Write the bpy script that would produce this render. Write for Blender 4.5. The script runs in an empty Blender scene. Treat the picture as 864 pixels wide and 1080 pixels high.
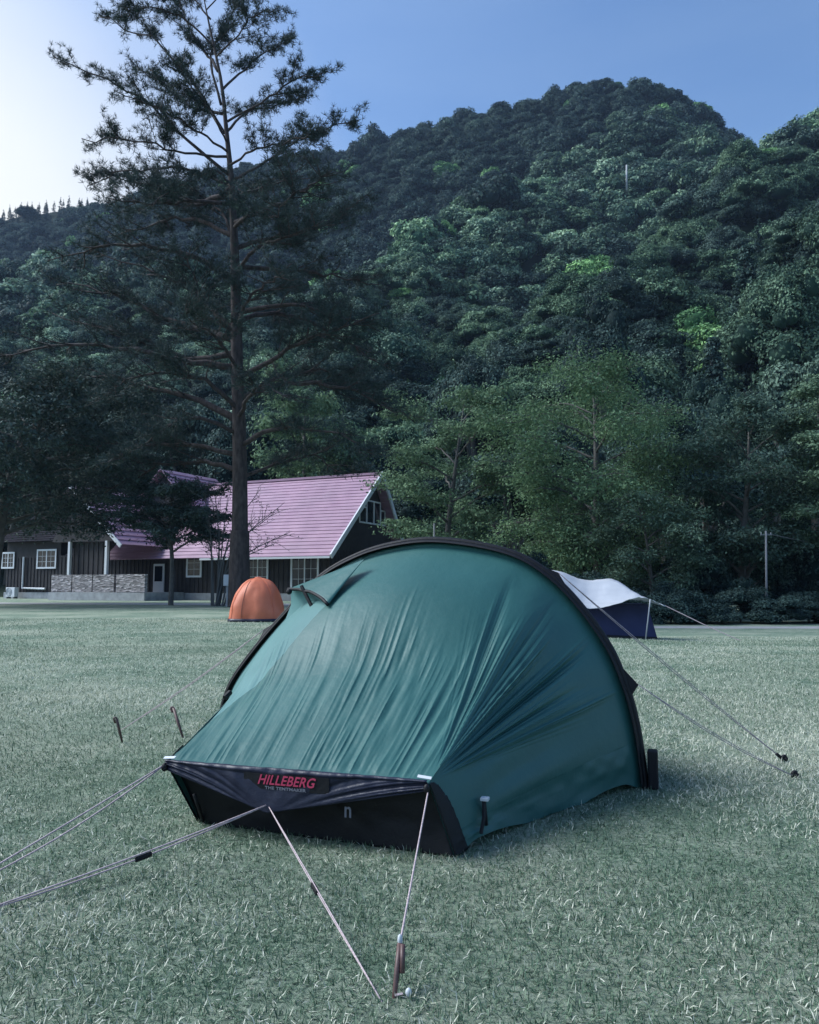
import bpy, math, random
import numpy as np
from mathutils import Vector
R = math.radians
random.seed(7); rng = np.random.default_rng(7)
scene = bpy.context.scene
COL = scene.collection
# ------------------------------------------------------------------ camera maths
F = 832.0; CAMZ = 0.9; PITCH = R(5.36)
CP, SP = math.cos(PITCH), math.sin(PITCH)
def P(px, py, Y):
    u = (px-432)/F; v = (540-py)/F
    t = Y/(CP - v*SP)
    return np.array([u*t, Y, CAMZ + t*(SP+v*CP)])
def G(px, py, z=0.0):
    u = (px-432)/F; v = (540-py)/F
    t = (z-CAMZ)/(SP+v*CP)
    return np.array([u*t, t*(CP-v*SP), z])
# ------------------------------------------------------------------ helpers
def tag(o, label=None, cat=None, group=None, kind=None):
    if label: o['label'] = label
    if cat: o['category'] = cat
    if group: o['group'] = group
    if kind: o['kind'] = kind
    return o
def thing(name, loc, label, cat, group=None):
    o = bpy.data.objects.new(name, None); COL.objects.link(o)
    o.location = tuple(float(c) for c in loc); o.empty_display_size = 0.2
    return tag(o, label, cat, group)
class MB:
    def __init__(s): s.V = []; s.Fc = []; s.n = 0
    def add(s, V, Fc):
        V = np.asarray(V, float).reshape(-1, 3)
        s.V.append(V); s.Fc += [tuple(int(i)+s.n for i in f) for f in Fc]; s.n += len(V)
    def box(s, c, size, ax=None):
        c = np.asarray(c, float); h = np.asarray(size, float)/2
        A = np.eye(3) if ax is None else np.asarray(ax, float)
        V = []
        for sx in (-1, 1):
            for sy in (-1, 1):
                for sz in (-1, 1):
                    V.append(c + A[0]*h[0]*sx + A[1]*h[1]*sy + A[2]*h[2]*sz)
        s.add(V, [(0,1,3,2),(4,6,7,5),(0,4,5,1),(2,3,7,6),(0,2,6,4),(1,5,7,3)])
    def tube(s, pts, rad, n=8, cap=True):
        pts = np.asarray(pts, float); m = len(pts)
        rad = np.ones(m)*rad if np.isscalar(rad) else np.asarray(rad, float)
        T = np.gradient(pts, axis=0); T /= np.linalg.norm(T, axis=1)[:, None]+1e-12
        up = np.array([0, 0, 1.]) if abs(T[0][2]) < .9 else np.array([1., 0, 0])
        V = []
        a = np.arange(n)*2*math.pi/n
        N = np.cross(T[0], up); N /= np.linalg.norm(N)
        for i in range(m):
            N = N - T[i]*np.dot(N, T[i]); N /= np.linalg.norm(N)+1e-12
            B = np.cross(T[i], N)
            V.append(pts[i] + rad[i]*(np.cos(a)[:, None]*N + np.sin(a)[:, None]*B))
        Fc = [(i*n+j, i*n+(j+1) % n, (i+1)*n+(j+1) % n, (i+1)*n+j) for i in range(m-1) for j in range(n)]
        if cap: Fc += [tuple(range(n))[::-1], tuple((m-1)*n+j for j in range(n))]
        s.add(np.concatenate(V), Fc)
    def grid(s, Gd):
        Gd = np.asarray(Gd, float); a, b = Gd.shape[:2]
        s.add(Gd.reshape(-1, 3), [(i*b+j, i*b+j+1, (i+1)*b+j+1, (i+1)*b+j) for i in range(a-1) for j in range(b-1)])
    def blob(s, c, r, n=10, jit=0.0, seed=0):
        rg = np.random.default_rng(seed); c = np.asarray(c, float); r = np.ones(3)*r
        V = []; Fc = []
        for i in range(n+1):
            ph = math.pi*i/n
            for j in range(2*n):
                th = math.pi*j/n
                d = np.array([math.sin(ph)*math.cos(th), math.sin(ph)*math.sin(th), math.cos(ph)])
                V.append(c + d*r*(1+jit*rg.normal() if 0 < i < n else 1))
        for i in range(n):
            for j in range(2*n):
                Fc.append((i*2*n+j, (i+1)*2*n+j, (i+1)*2*n+(j+1) % (2*n), i*2*n+(j+1) % (2*n)))
        s.add(V, Fc)
    def build(s, name, mat, parent=None, smooth=False, solid=0, bevel=0, label=None):
        V = np.concatenate(s.V)
        if parent is not None: V = V - np.array(parent['_o'] if '_o' in parent else ORG[parent.name])
        me = bpy.data.meshes.new(name); me.from_pydata([tuple(v) for v in V], [], s.Fc); me.update()
        return link(name, me, mat, parent, smooth, solid, bevel, label)
ORG = {}
def link(name, me, mat, parent=None, smooth=False, solid=0, bevel=0, label=None):
    o = bpy.data.objects.new(name, me); COL.objects.link(o)
    if mat: me.materials.append(mat)
    if smooth: me.shade_smooth()
    if parent is not None:
        o.parent = parent; ORG[o.name] = ORG[parent.name]
    else: ORG[o.name] = np.zeros(3)
    if solid:
        m = o.modifiers.new('thick', 'SOLIDIFY'); m.thickness = solid; m.offset = 0
    if bevel:
        m = o.modifiers.new('bev', 'BEVEL'); m.width = bevel; m.segments = 2; m.limit_method = 'ANGLE'
    if label: o['label'] = label
    return o
def root(name, loc, label, cat, group=None):
    o = thing(name, loc, label, cat, group); ORG[o.name] = np.array(loc, float); return o
def npmesh(name, V, Q, attr=None):
    V = np.asarray(V, np.float32); Q = np.asarray(Q, np.int32); k = Q.shape[1]
    me = bpy.data.meshes.new(name)
    me.vertices.add(len(V)); me.vertices.foreach_set('co', V.ravel())
    me.loops.add(Q.size); me.loops.foreach_set('vertex_index', Q.ravel())
    me.polygons.add(len(Q)); me.polygons.foreach_set('loop_start', np.arange(0, Q.size, k, dtype=np.int32))
    if attr:
        for nm, arr in attr.items():
            a = me.attributes.new(nm, 'FLOAT', 'POINT'); a.data.foreach_set('value', np.asarray(arr, np.float32))
    me.update(calc_edges=True); me.validate(); return me
def vnoise1(x, seed=0):
    rg = np.random.default_rng(seed); t = rg.random(1024)*2-1
    x = np.asarray(x, float); i = np.floor(x).astype(int); fr = x-i; fr = fr*fr*(3-2*fr)
    return t[i % 1024]*(1-fr)+t[(i+1) % 1024]*fr
def vnoise2(x, y, seed=0):
    rg = np.random.default_rng(seed); t = rg.random((128, 128))*2-1
    x = np.asarray(x, float); y = np.asarray(y, float)
    i = np.floor(x).astype(int); j = np.floor(y).astype(int); a = x-i; b = y-j
    a = a*a*(3-2*a); b = b*b*(3-2*b)
    T = lambda p, q: t[p % 128, q % 128]
    return (T(i, j)*(1-a)+T(i+1, j)*a)*(1-b)+(T(i, j+1)*(1-a)+T(i+1, j+1)*a)*b
def sstep(a, b, x):
    t = np.clip((np.asarray(x, float)-a)/(b-a), 0, 1); return t*t*(3-2*t)
def spline(pts, n):
    p = np.asarray(pts, float); m = len(p)
    d = np.concatenate([[0], np.cumsum(np.linalg.norm(np.diff(p, axis=0), axis=1)**.5)])
    u = np.linspace(0, d[-1], n); out = []
    tg = np.array([(p[min(i+1, m-1)]-p[max(i-1, 0)])/(d[min(i+1, m-1)]-d[max(i-1, 0)]) for i in range(m)])
    for x in u:
        i = min(max(np.searchsorted(d, x)-1, 0), m-2); h = d[i+1]-d[i]; t = (x-d[i])/h
        out.append((2*t**3-3*t*t+1)*p[i]+(t**3-2*t*t+t)*h*tg[i]+(-2*t**3+3*t*t)*p[i+1]+(t**3-t*t)*h*tg[i+1])
    return np.array(out)
# ------------------------------------------------------------------ materials
def newmat(name):
    m = bpy.data.materials.new(name); m.use_nodes = True
    nt = m.node_tree; b = nt.nodes['Principled BSDF']; return m, nt, b
def N(nt, t, **kw):
    n = nt.nodes.new(t)
    for k, v in kw.items():
        if hasattr(n, k): setattr(n, k, v)
        else: n.inputs[k].default_value = v
    return n
def mix(nt, fac, a, b, blend='MIX'):
    n = nt.nodes.new('ShaderNodeMix'); n.data_type = 'RGBA'; n.blend_type = blend
    for idx, v in ((0, fac), (6, a), (7, b)):
        if isinstance(v, bpy.types.NodeSocket): nt.links.new(v, n.inputs[idx])
        elif idx == 0: n.inputs[0].default_value = v
        else: n.inputs[idx].default_value = (*v[:3], 1)
    return n.outputs[2]
def ramp(nt, src, stops):
    r = nt.nodes.new('ShaderNodeValToRGB'); e = r.color_ramp.elements
    while len(e) < len(stops): e.new(.5)
    for el, (p, c) in zip(e, stops):
        el.position = p; el.color = (*((c,)*3 if np.isscalar(c) else c), 1)
    nt.links.new(src, r.inputs[0]); return r.outputs[0]
def simple(name, col, rough=.6, metal=0, nscale=0, namt=.25, bump=0, bscale=80, spec=.5, coords='Object', stretch=None):
    m, nt, b = newmat(name)
    b.inputs['Roughness'].default_value = rough; b.inputs['Metallic'].default_value = metal
    b.inputs['Specular IOR Level'].default_value = spec
    b.inputs['Base Color'].default_value = (*col, 1)
    tc = N(nt, 'ShaderNodeTexCoord'); src = tc.outputs[coords]
    if stretch:
        mp = N(nt, 'ShaderNodeMapping'); mp.inputs['Scale'].default_value = stretch
        nt.links.new(src, mp.inputs[0]); src = mp.outputs[0]
    if nscale:
        nz = N(nt, 'ShaderNodeTexNoise'); nz.inputs['Scale'].default_value = nscale; nz.inputs['Detail'].default_value = 6
        nt.links.new(src, nz.inputs[0])
        r = ramp(nt, nz.outputs[0], [(.3, tuple(c*(1-namt) for c in col)), (.7, tuple(min(1, c*(1+namt)) for c in col))])
        nt.links.new(r, b.inputs['Base Color'])
    if bump:
        nz = N(nt, 'ShaderNodeTexNoise'); nz.inputs['Scale'].default_value = bscale; nz.inputs['Detail'].default_value = 4
        nt.links.new(src, nz.inputs[0])
        bp = N(nt, 'ShaderNodeBump'); bp.inputs['Strength'].default_value = bump; bp.inputs['Distance'].default_value = .02
        nt.links.new(nz.outputs[0], bp.inputs['Height']); nt.links.new(bp.outputs[0], b.inputs['Normal'])
    return m
def leafmat(name, cols, rough=.7, trans=.12, instancer=False, spec=.12):
    """cols: list of (pos, colour). per-leaf 'tint' attribute + per-object variation"""
    m, nt, b = newmat(name)
    at = N(nt, 'ShaderNodeAttribute'); at.attribute_name = 'tint'
    base = ramp(nt, at.outputs['Fac'], cols)
    if instancer:
        ia = N(nt, 'ShaderNodeAttribute'); ia.attribute_type = 'INSTANCER'; ia.attribute_name = 'crowntint'
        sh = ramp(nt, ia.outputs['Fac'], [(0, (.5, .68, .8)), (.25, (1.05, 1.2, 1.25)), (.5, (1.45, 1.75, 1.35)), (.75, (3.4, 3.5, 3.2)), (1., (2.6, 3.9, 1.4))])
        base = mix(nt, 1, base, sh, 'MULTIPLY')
    nt.links.new(base, b.inputs['Base Color'])
    b.inputs['Roughness'].default_value = rough; b.inputs['Specular IOR Level'].default_value = spec
    tr = N(nt, 'ShaderNodeBsdfTranslucent'); nt.links.new(base, tr.inputs[0])
    ms = N(nt, 'ShaderNodeMixShader'); ms.inputs[0].default_value = trans
    nt.links.new(b.outputs[0], ms.inputs[1]); nt.links.new(tr.outputs[0], ms.inputs[2])
    nt.links.new(ms.outputs[0], nt.nodes['Material Output'].inputs[0])
    return m
M = {}
M['bark'] = simple('pine_bark', (.05, .038, .037), .9, nscale=7, namt=.6, bump=1, bscale=11, stretch=(1, 1, .35))
M['bark2'] = simple('grey_bark', (.09, .085, .08), .9, nscale=4, namt=.3, bump=.7, bscale=12)
M['needle'] = leafmat('pine_needles', [(0, (.020, .034, .034)), (.6, (.038, .060, .056)), (1, (.065, .095, .08))], .6, .1)
M['bushleaf'] = leafmat('dark_leaves', [(0, (.03, .054, .052)), (.6, (.066, .10, .09)), (1, (.13, .17, .14))])
M['forest'] = leafmat('forest_leaves', [(0, (.014, .030, .026)), (.5, (.055, .080, .064)), (1, (.14, .18, .135))], instancer=True)
M['airy'] = leafmat('light_leaves', [(0, (.05, .078, .055)), (.5, (.095, .13, .09)), (1, (.18, .22, .15))], instancer=True, trans=.25)
M['core'] = simple('inner_foliage', (.012, .022, .016), .95, spec=.1)
M['twig'] = simple('twig', (.10, .10, .10), .8)
# ------------------------------------------------------------------ terrain
def ground_z(X, Y):
    X = np.asarray(X, float); Y = np.asarray(Y, float)
    return -.62*sstep(-2, 7, X)*sstep(6, 28, Y)
RIDGES = [
 (1.25, [(-150,238,430),(0,236,420),(60,228,412),(120,222,400),(200,198,380),(330,176,360),(400,160,352),(450,144,345),(520,130,338),(580,112,330),(615,101,324),(655,102,318),(700,116,313),(730,142,308),(775,172,300),(850,200,300),(960,190,300)]),
 (1.2, [(560,200,275),(600,176,270),(680,150,262),(745,176,258),(770,215,250)]),
 (1.15,[(760,262,215),(700,236,250),(620,214,240),(560,206,228),(500,232,212),(440,272,190),(400,305,165),(370,370,130),(350,440,100)]),
 (1.2,[(960,95,205),(900,122,202),(864,152,192),(820,172,180),(790,180,172),(740,258,155),(690,292,138),(640,325,120),(605,380,100),(590,440,85)]),
 (1.1, [(1000,150,125),(930,220,112),(880,300,98),(850,380,84),(835,470,70)]),
 (1.1, [(-150,270,240),(0,298,215),(100,306,195),(200,318,175),(300,340,152),(360,380,128),(400,440,100)]),
 (.8, [(-200,330,150),(-60,400,120),(60,430,100),(150,470,86)]),
 (1.2, [(470,330,155),(510,340,140),(560,372,118),(580,420,98)]),
]
RP = []
for k, pts in RIDGES:
    w = np.array([P(*p) for p in pts]); w[:, 2] -= (.5 if pts[3][2] > 300 else 2.0)
    w = spline(w, 60); RP.append((k, w))
def hill_z(X, Y):
    X = np.asarray(X, float); Y = np.asarray(Y, float)
    base = np.maximum((Y-64)*.36, 0)
    zs = [base]
    for k, w in RP:
        best = np.full(X.shape, -1e9)
        for i in range(len(w)-1):
            a, b = w[i], w[i+1]; ab = b[:2]-a[:2]; L2 = ab@ab+1e-9
            t = np.clip(((X-a[0])*ab[0]+(Y-a[1])*ab[1])/L2, 0, 1)
            d = np.hypot(X-(a[0]+t*ab[0]), Y-(a[1]+t*ab[1]))
            z = a[2]+t*(b[2]-a[2]) - k*(np.sqrt(d*d+16)-4)
            best = np.maximum(best, z)
        zs.append(best)
    z = np.max(zs, axis=0)
    fade = sstep(60, 85, Y)
    z = z*fade + vnoise2(X/14, Y/14, 3)*1.6*fade + vnoise2(X/35+9, Y/35, 4)*3*fade*sstep(75, 130, Y)
    return np.where(Y < 60, ground_z(X, Y), np.maximum(z, -.62) + ground_z(X, Y)*(1-fade))

# lawn / grass-soil sheet (one sheet, reaching under the hill and to the horizon)
def grid_mesh(name, xs, ys, fz, mat, kind='structure', label=None, smooth=True):
    XX, YY = np.meshgrid(xs, ys); ZZ = fz(XX, YY)
    V = np.stack([XX, YY, ZZ], -1).reshape(-1, 3); a, b = XX.shape
    i = np.arange(a-1)[:, None]*b+np.arange(b-1)[None]; i = i.ravel()
    me = npmesh(name, V, np.stack([i, i+1, i+b+1, i+b], 1)); o = link(name, me, mat, smooth=smooth)
    tag(o, kind=kind, label=label); return o
m, nt, b = newmat('lawn_ground')
tc = N(nt, 'ShaderNodeTexCoord')
n1 = N(nt, 'ShaderNodeTexNoise', Scale=.55, Detail=5.0, Roughness=.6); n2 = N(nt, 'ShaderNodeTexNoise', Scale=55.0, Detail=6.0, Roughness=.75)
n3 = N(nt, 'ShaderNodeTexNoise', Scale=5.0, Detail=6.0, Roughness=.7)
for n_ in (n1, n2, n3): nt.links.new(tc.outputs['Object'], n_.inputs[0])
c1 = ramp(nt, n2.outputs[0], [(.40, (.022, .048, .032)), (.5, (.13, .19, .13)), (.60, (.44, .48, .37))])
c2 = ramp(nt, n3.outputs[0], [(.35, (.08, .15, .10)), (.5, (.18, .26, .18)), (.66, (.38, .43, .33))])
c3 = mix(nt, .55, c1, c2)
c4 = mix(nt, ramp(nt, n1.outputs[0], [(.42, 0.), (.62, .6)]), c3, (.40, .42, .32))
nt.links.new(c4, b.inputs['Base Color']); b.inputs['Roughness'].default_value = .85; b.inputs['Specular IOR Level'].default_value = .2
bp = N(nt, 'ShaderNodeBump', Strength=.8, Distance=.03); nt.links.new(n2.outputs[0], bp.inputs['Height']); nt.links.new(bp.outputs[0], b.inputs['Normal'])
M['lawn'] = m
grid_mesh('ground', np.concatenate([np.linspace(-900, -45, 8), np.linspace(-40, 40, 81), np.linspace(45, 900, 8)]),
          np.concatenate([[-400, -100, -20], np.linspace(-4, 62, 67), [68, 200, 900, 3000]]), ground_z, M['lawn'])
M['hillsoil'] = simple('forest_floor', (.02, .03, .02), .95, nscale=.3, namt=.4, spec=.1)
grid_mesh('hillside', np.linspace(-340, 340, 171), np.concatenate([np.linspace(62, 130, 35), np.linspace(133, 560, 143)]),
          lambda x, y: hill_z(x, y)+.02, M['hillsoil'])
# gravel road before the house, pale path at the right edge of the field
M['gravel'] = simple('pale_gravel', (.34, .34, .34), .9, nscale=9, namt=.25, bump=.4, bscale=60)
def strip(name, line, w, mat, z=.006, n=60):
    c = spline(line, n); T = np.gradient(c, axis=0); Nn = np.stack([-T[:, 1], T[:, 0]], 1); Nn /= np.linalg.norm(Nn, axis=1)[:, None]
    rows = []
    for s_ in np.linspace(-1, 1, 5):
        wob = .12*vnoise1(np.arange(n)*.9, int(50+s_*9)) if abs(s_) == 1 else 0
        q = c[:, :2]+Nn*(s_*w/2+wob*s_)[:, None] if not np.isscalar(wob) else c[:, :2]+Nn*(s_*w/2)
        rows.append(np.column_stack([q, ground_z(q[:, 0], q[:, 1])+z]))
    b_ = MB(); b_.grid(rows); o = b_.build(name, mat); tag(o, kind='structure'); return o
strip('road', [(-60, 46.5), (-30, 43), (-20, 41), (-12, 39.6), (-4, 38.2), (2, 38)], 3.6, M['gravel'])
strip('path', [(4.5, 30.5), (8, 29.6), (14, 29.2), (22, 29.2), (40, 30)], 1.5, M['gravel'])

# ------------------------------------------------------------------ grass blades
def grass():
    bands = [(1.45, 2.6, 15000, 1.0), (2.6, 4.2, 9000, 1.1), (4.2, 7, 4200, 1.4), (7, 12, 1500, 1.9), (12, 22, 420, 2.8)]
    XY = []; S = []
    for y0, y1, dens, s in bands:
        hw = .56*y1+.5; A = 2*hw*(y1-y0); k = int(A*dens)
        x = rng.uniform(-hw, hw, k); y = rng.uniform(y0, y1, k)
        keep = np.abs(x) < .56*y+.5
        XY.append(np.column_stack([x, y])[keep]); S.append(np.full(keep.sum(), s))
    XY = np.concatenate(XY); S = np.concatenate(S); k = len(XY)
    patch = vnoise2(XY[:, 0]*1.1+30, XY[:, 1]*1.1, 8)*.6+vnoise2(XY[:, 0]*4, XY[:, 1]*4, 9)*.4
    az = rng.uniform(0, 2*math.pi, k); tilt = np.clip(rng.normal(.95, .38, k), .1, 1.5)
    L = rng.uniform(.012, .030, k)*(1+.3*patch)*np.sqrt(S)*.95
    w = rng.uniform(.0014, .003, k)*S**.9
    curl = rng.uniform(-.3, .7, k)
    z0 = ground_z(XY[:, 0], XY[:, 1])
    d = np.stack([np.cos(az), np.sin(az)], 1); p = np.stack([-np.sin(az), np.cos(az)], 1); big = vnoise2(XY[:, 0]*.45+4, XY[:, 1]*.45+9, 77)
    tw = rng.uniform(-.6, .6, k)
    p3 = np.column_stack([p*np.cos(tw)[:, None], np.sin(tw)])
    def pt(f, side, wf):
        tl = tilt+curl*f*f; h = L*f
        c = np.column_stack([XY+d*(h*np.sin(tl))[:, None], z0+np.maximum(h*np.cos(tl), 0)+.002*f+.0005])
        return c+p3*(side*w*wf)[:, None]
    V = np.stack([pt(0, -.5, 1), pt(0, .5, 1), pt(.55, .5, .9), pt(.55, -.5, .9), pt(1, .06, 1), pt(1, -.06, 1)], 1).reshape(-1, 3)
    i = np.arange(k)*6
    Q = np.concatenate([np.stack([i, i+1, i+2, i+3], 1), np.stack([i+3, i+2, i+4, i+5], 1)])
    straw = (rng.random(k) < .34+.34*patch+.30*big).astype(float)
    t = np.where(straw > 0, rng.uniform(.62, 1, k), rng.uniform(0, .5, k))
    me = npmesh('grass', V, Q, {'tint': np.repeat(t, 6)})
    M['grass'] = leafmat('grass_blades', [(0, (.024, .062, .036)), (.3, (.09, .165, .098)), (.5, (.22, .30, .195)), (.65, (.44, .47, .36)), (1, (.78, .77, .64))], .5, .25, spec=.35)
    o = link('grass', me, M['grass']); tag(o, kind='stuff', label='short trampled lawn grass with pale dry blades', cat='grass')
grass()

# ------------------------------------------------------------------ foliage generators
def leaves(centers, size, normals=None, asp=.5, jit=.8, rg=rng):
    """rhombic leaf quads around centers"""
    k = len(centers); n = rg.normal(size=(k, 3))
    if normals is not None: n = normals+n*jit
    n /= np.linalg.norm(n, axis=1)[:, None]+1e-9
    a = np.cross(n, rg.normal(size=(k, 3))); a /= np.linalg.norm(a, axis=1)[:, None]+1e-9
    b_ = np.cross(n, a); s = (size*rg.uniform(.6, 1.3, k))[:, None]
    V = np.stack([centers-a*s, centers+b_*s*asp+n*s*.15, centers+a*s, centers-b_*s*asp+n*s*.15], 1).reshape(-1, 3)
    i = np.arange(k)*4
    return V, np.stack([i, i+1, i+2, i+3], 1)
def crown_mesh(name, seed, nl=26, per=110, leaf=.065, flat=.75, lobe=(.26, .42), dome=.75, shape='dome'):
    rg = np.random.default_rng(seed); C_ = []; Nn = []; T = []; cores = MB()
    for i in range(nl):
        if shape == 'cone':
            h = rg.random()**.9; rr = (1-h)*.5+.05; a = rg.uniform(0, 6.283)
            rd = rg.uniform(.35, 1); c = np.array([math.cos(a)*rr*rd, math.sin(a)*rr*rd, h*2.6-.8-.25*rd*rr]); lr = (rg.uniform(.10, .19)*(1.25-h)+.03)*(1.25-.4*rd); fl = .5
        else:
            d = rg.normal(size=3); d /= np.linalg.norm(d); d[2] = abs(d[2])*1.0-.25*rg.random() if dome else d[2]
            c = d*np.array([.72, .72, dome])*rg.uniform(.75, 1.1); lr = rg.uniform(*lobe); fl = flat
        k = int(per*(lr/.33)**2)
        q = rg.normal(size=(k, 3)); q /= np.linalg.norm(q, axis=1)[:, None]
        q[:, 2] = np.where(q[:, 2] < -.35, -q[:, 2], q[:, 2])
        bump = 1+.16*np.sin(q[:, 0]*7+i)*np.cos(q[:, 1]*6+2*i)
        pos = c+q*np.array([1, 1, fl])*lr*(rg.uniform(.8, 1.06, k)*bump)[:, None]
        nn = q*np.array([1, 1, 1/fl]); nn /= np.linalg.norm(nn, axis=1)[:, None]; nn[:, 2] += .3
        C_.append(pos); Nn.append(nn); T.append(np.clip(rg.normal(.5, .26)+rg.normal(0, .16, k), 0, 1))
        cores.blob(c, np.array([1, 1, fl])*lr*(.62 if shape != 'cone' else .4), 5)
    C_ = np.concatenate(C_); V, Q = leaves(C_, np.full(len(C_), leaf), np.concatenate(Nn), .6, .55, rg)
    t = np.repeat(np.concatenate(T), 4)
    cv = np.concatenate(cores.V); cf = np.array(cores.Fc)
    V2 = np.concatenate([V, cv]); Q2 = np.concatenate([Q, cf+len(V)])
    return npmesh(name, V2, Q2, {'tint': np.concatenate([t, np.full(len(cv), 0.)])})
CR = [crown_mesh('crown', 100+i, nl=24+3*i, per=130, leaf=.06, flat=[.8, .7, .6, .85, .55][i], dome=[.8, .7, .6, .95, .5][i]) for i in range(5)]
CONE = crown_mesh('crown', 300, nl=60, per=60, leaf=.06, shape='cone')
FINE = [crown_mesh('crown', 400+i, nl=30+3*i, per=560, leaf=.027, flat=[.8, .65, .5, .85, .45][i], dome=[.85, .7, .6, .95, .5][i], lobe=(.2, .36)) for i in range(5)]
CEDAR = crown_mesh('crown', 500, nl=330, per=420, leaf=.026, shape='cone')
def small_trunk(limbs=True):
    b_ = MB(); b_.tube([(0, 0, 0), (.03, .02, .5), (-.03, .02, 1.15)], [.055, .045, .02], 7)
    for a in (0.5, 2.4, 4.4) if limbs else (): b_.tube([(0, 0, .45), (.3*math.cos(a), .3*math.sin(a), .85), (.5*math.cos(a), .5*math.sin(a), 1.15)], [.03, .02, .008], 5)
    V = np.concatenate(b_.V); me = bpy.data.meshes.new('trunk'); me.from_pydata([tuple(v) for v in V], [], b_.Fc); me.update(); me.shade_smooth(); me.materials.append(M['bark2']); return me
TRUNK = small_trunk(); POLE_TRUNK = small_trunk(False)
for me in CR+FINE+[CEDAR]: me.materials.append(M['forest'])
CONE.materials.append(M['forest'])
FAR = []
def stock_tree(x, y, rad, height, tint, mesh, label, name='broadleaf_tree', z=None, group=None, cat='tree'):
    z = float(hill_z(np.array([x]), np.array([y]))[0]) if z is None else z
    t = root(name, (x, y, z-.1), label, cat, group)
    t.rotation_euler = (0, 0, 0)
    tr = bpy.data.objects.new('trunk', POLE_TRUNK if mesh is CEDAR or name == 'shrub' else TRUNK); COL.objects.link(tr); tr.parent = t; tr.scale = (height*.5, height*.5, height*.6)
    if mesh is CEDAR: tr.scale = (height*.3, height*.3, height*.8)
    if name == 'shrub': tr.scale = (height*.5, height*.5, height*.3)
    c = bpy.data.objects.new('crown', mesh); COL.objects.link(c); c.parent = t
    c.location = (0, 0, height*.62) if mesh is not CEDAR else (0, 0, height*.30)
    if name == 'shrub': c.location = (0, 0, height*.22)
    c.scale = (rad, rad, height*.42 if mesh is not CEDAR else height*.38)
    if name == 'shrub': c.scale = (rad, rad, height*.85); c.rotation_euler = (0, 0, random.uniform(0, 6.28))
    c['crowntint'] = float(tint); return t, c

# ------------------------------------------------------------------ branch-built trees
def grow(base, path, rad, limbs, seed, kid=(5, 9), twig=(1.0, 2.2), sub=True, droop=0.0, up=.2):
    """limbs: list of (list of pts, r0). returns MB of wood and arrays of twig tip segments"""
    rg = np.random.default_rng(seed); wood = MB(); tips = []
    wood.tube(spline(path, 28), np.interp(np.linspace(0, 1, 28), np.linspace(0, 1, len(rad)), rad), 12)
    for pts, r0 in limbs:
        c = spline(pts, 14); L = np.linalg.norm(np.diff(c, axis=0), axis=1).sum()
        c[1:-1] += rg.normal(0, .012*L, (12, 3))*np.linspace(.3, 1, 12)[:, None]
        wood.tube(c, np.linspace(r0, .018, 14), 6)
        tips.append((c[-2], c[-1]))
        for _ in range(rg.integers(*kid)):
            i = rg.integers(4, 13); d = c[i]-c[i-1]; d /= np.linalg.norm(d)
            s = np.cross(d, (0, 0, 1)); s /= np.linalg.norm(s)+1e-6
            dr = d*rg.uniform(.3, 1)+s*rg.choice([-1, 1])*rg.uniform(.5, 1.1)+np.array([0, 0, up*rg.uniform(-.5, 1.6)])
            dr /= np.linalg.norm(dr); l = rg.uniform(*twig)*(1.25-.6*i/13)
            q = np.array([c[i], c[i]+dr*l*.5+rg.normal(0, .06*l, 3), c[i]+dr*l+np.array([0, 0, (up*.3-droop)*l])])
            wood.tube(spline(q, 5), np.linspace(max(.012, r0*.3), .008, 5), 4, cap=False)
            tips.append((q[1], q[2])); tips.append((q[0], q[1]))
            if sub:
                for _2 in range(rg.integers(2, 5)):
                    f_ = rg.uniform(.3, 1); o_ = q[0]*(1-f_)+q[2]*f_
                    d2 = dr+rg.normal(0, .6, 3)*np.array([1, 1, .5]); d2 /= np.linalg.norm(d2); l2 = l*rg.uniform(.25, .5)
                    e = o_+d2*l2+np.array([0, 0, (up*.3-droop)*l2])
                    wood.tube([o_, (o_+e)/2+rg.normal(0, .03, 3), e], [.012, .008, .006], 3, cap=False); tips.append((o_, e))
    return wood, tips
def needle_mesh(tips, seed, per_m=9, nn=16, ln=.2, w=.012, spread=.09):
    rg = np.random.default_rng(seed); A = []; D = []; S = []
    for a, b_ in tips:
        L = np.linalg.norm(b_-a); k = max(2, int(L*per_m)); f_ = rg.uniform(.2, 1.03, k)
        A.append(a+(b_-a)*f_[:, None]+rg.normal(0, spread, (k, 3))*np.array([1, 1, .6])); D.append(np.tile((b_-a)/(L+1e-6), (k, 1)))
    A = np.concatenate(A); D = np.concatenate(D); k = len(A)
    tone = np.clip(rg.normal(.5, .22, k), 0, 1)
    A = np.repeat(A, nn, 0); D = np.repeat(D, nn, 0); T = np.repeat(tone, nn)
    d = rg.normal(size=A.shape)+D*.5+np.array([0, 0, .45]); d /= np.linalg.norm(d, axis=1)[:, None]
    l = (ln*rg.uniform(.6, 1.15, len(A)))[:, None]
    p = np.cross(d, rg.normal(size=A.shape)); p /= np.linalg.norm(p, axis=1)[:, None]
    V = np.stack([A-p*w/2, A+p*w/2, A+d*l+p*w*.25, A+d*l-p*w*.25], 1).reshape(-1, 3); i = np.arange(len(A))*4
    return npmesh('crown', V, np.stack([i, i+1, i+2, i+3], 1), {'tint': np.repeat(np.clip(T+rg.normal(0, .1, len(T)), 0, 1), 4)})

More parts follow.
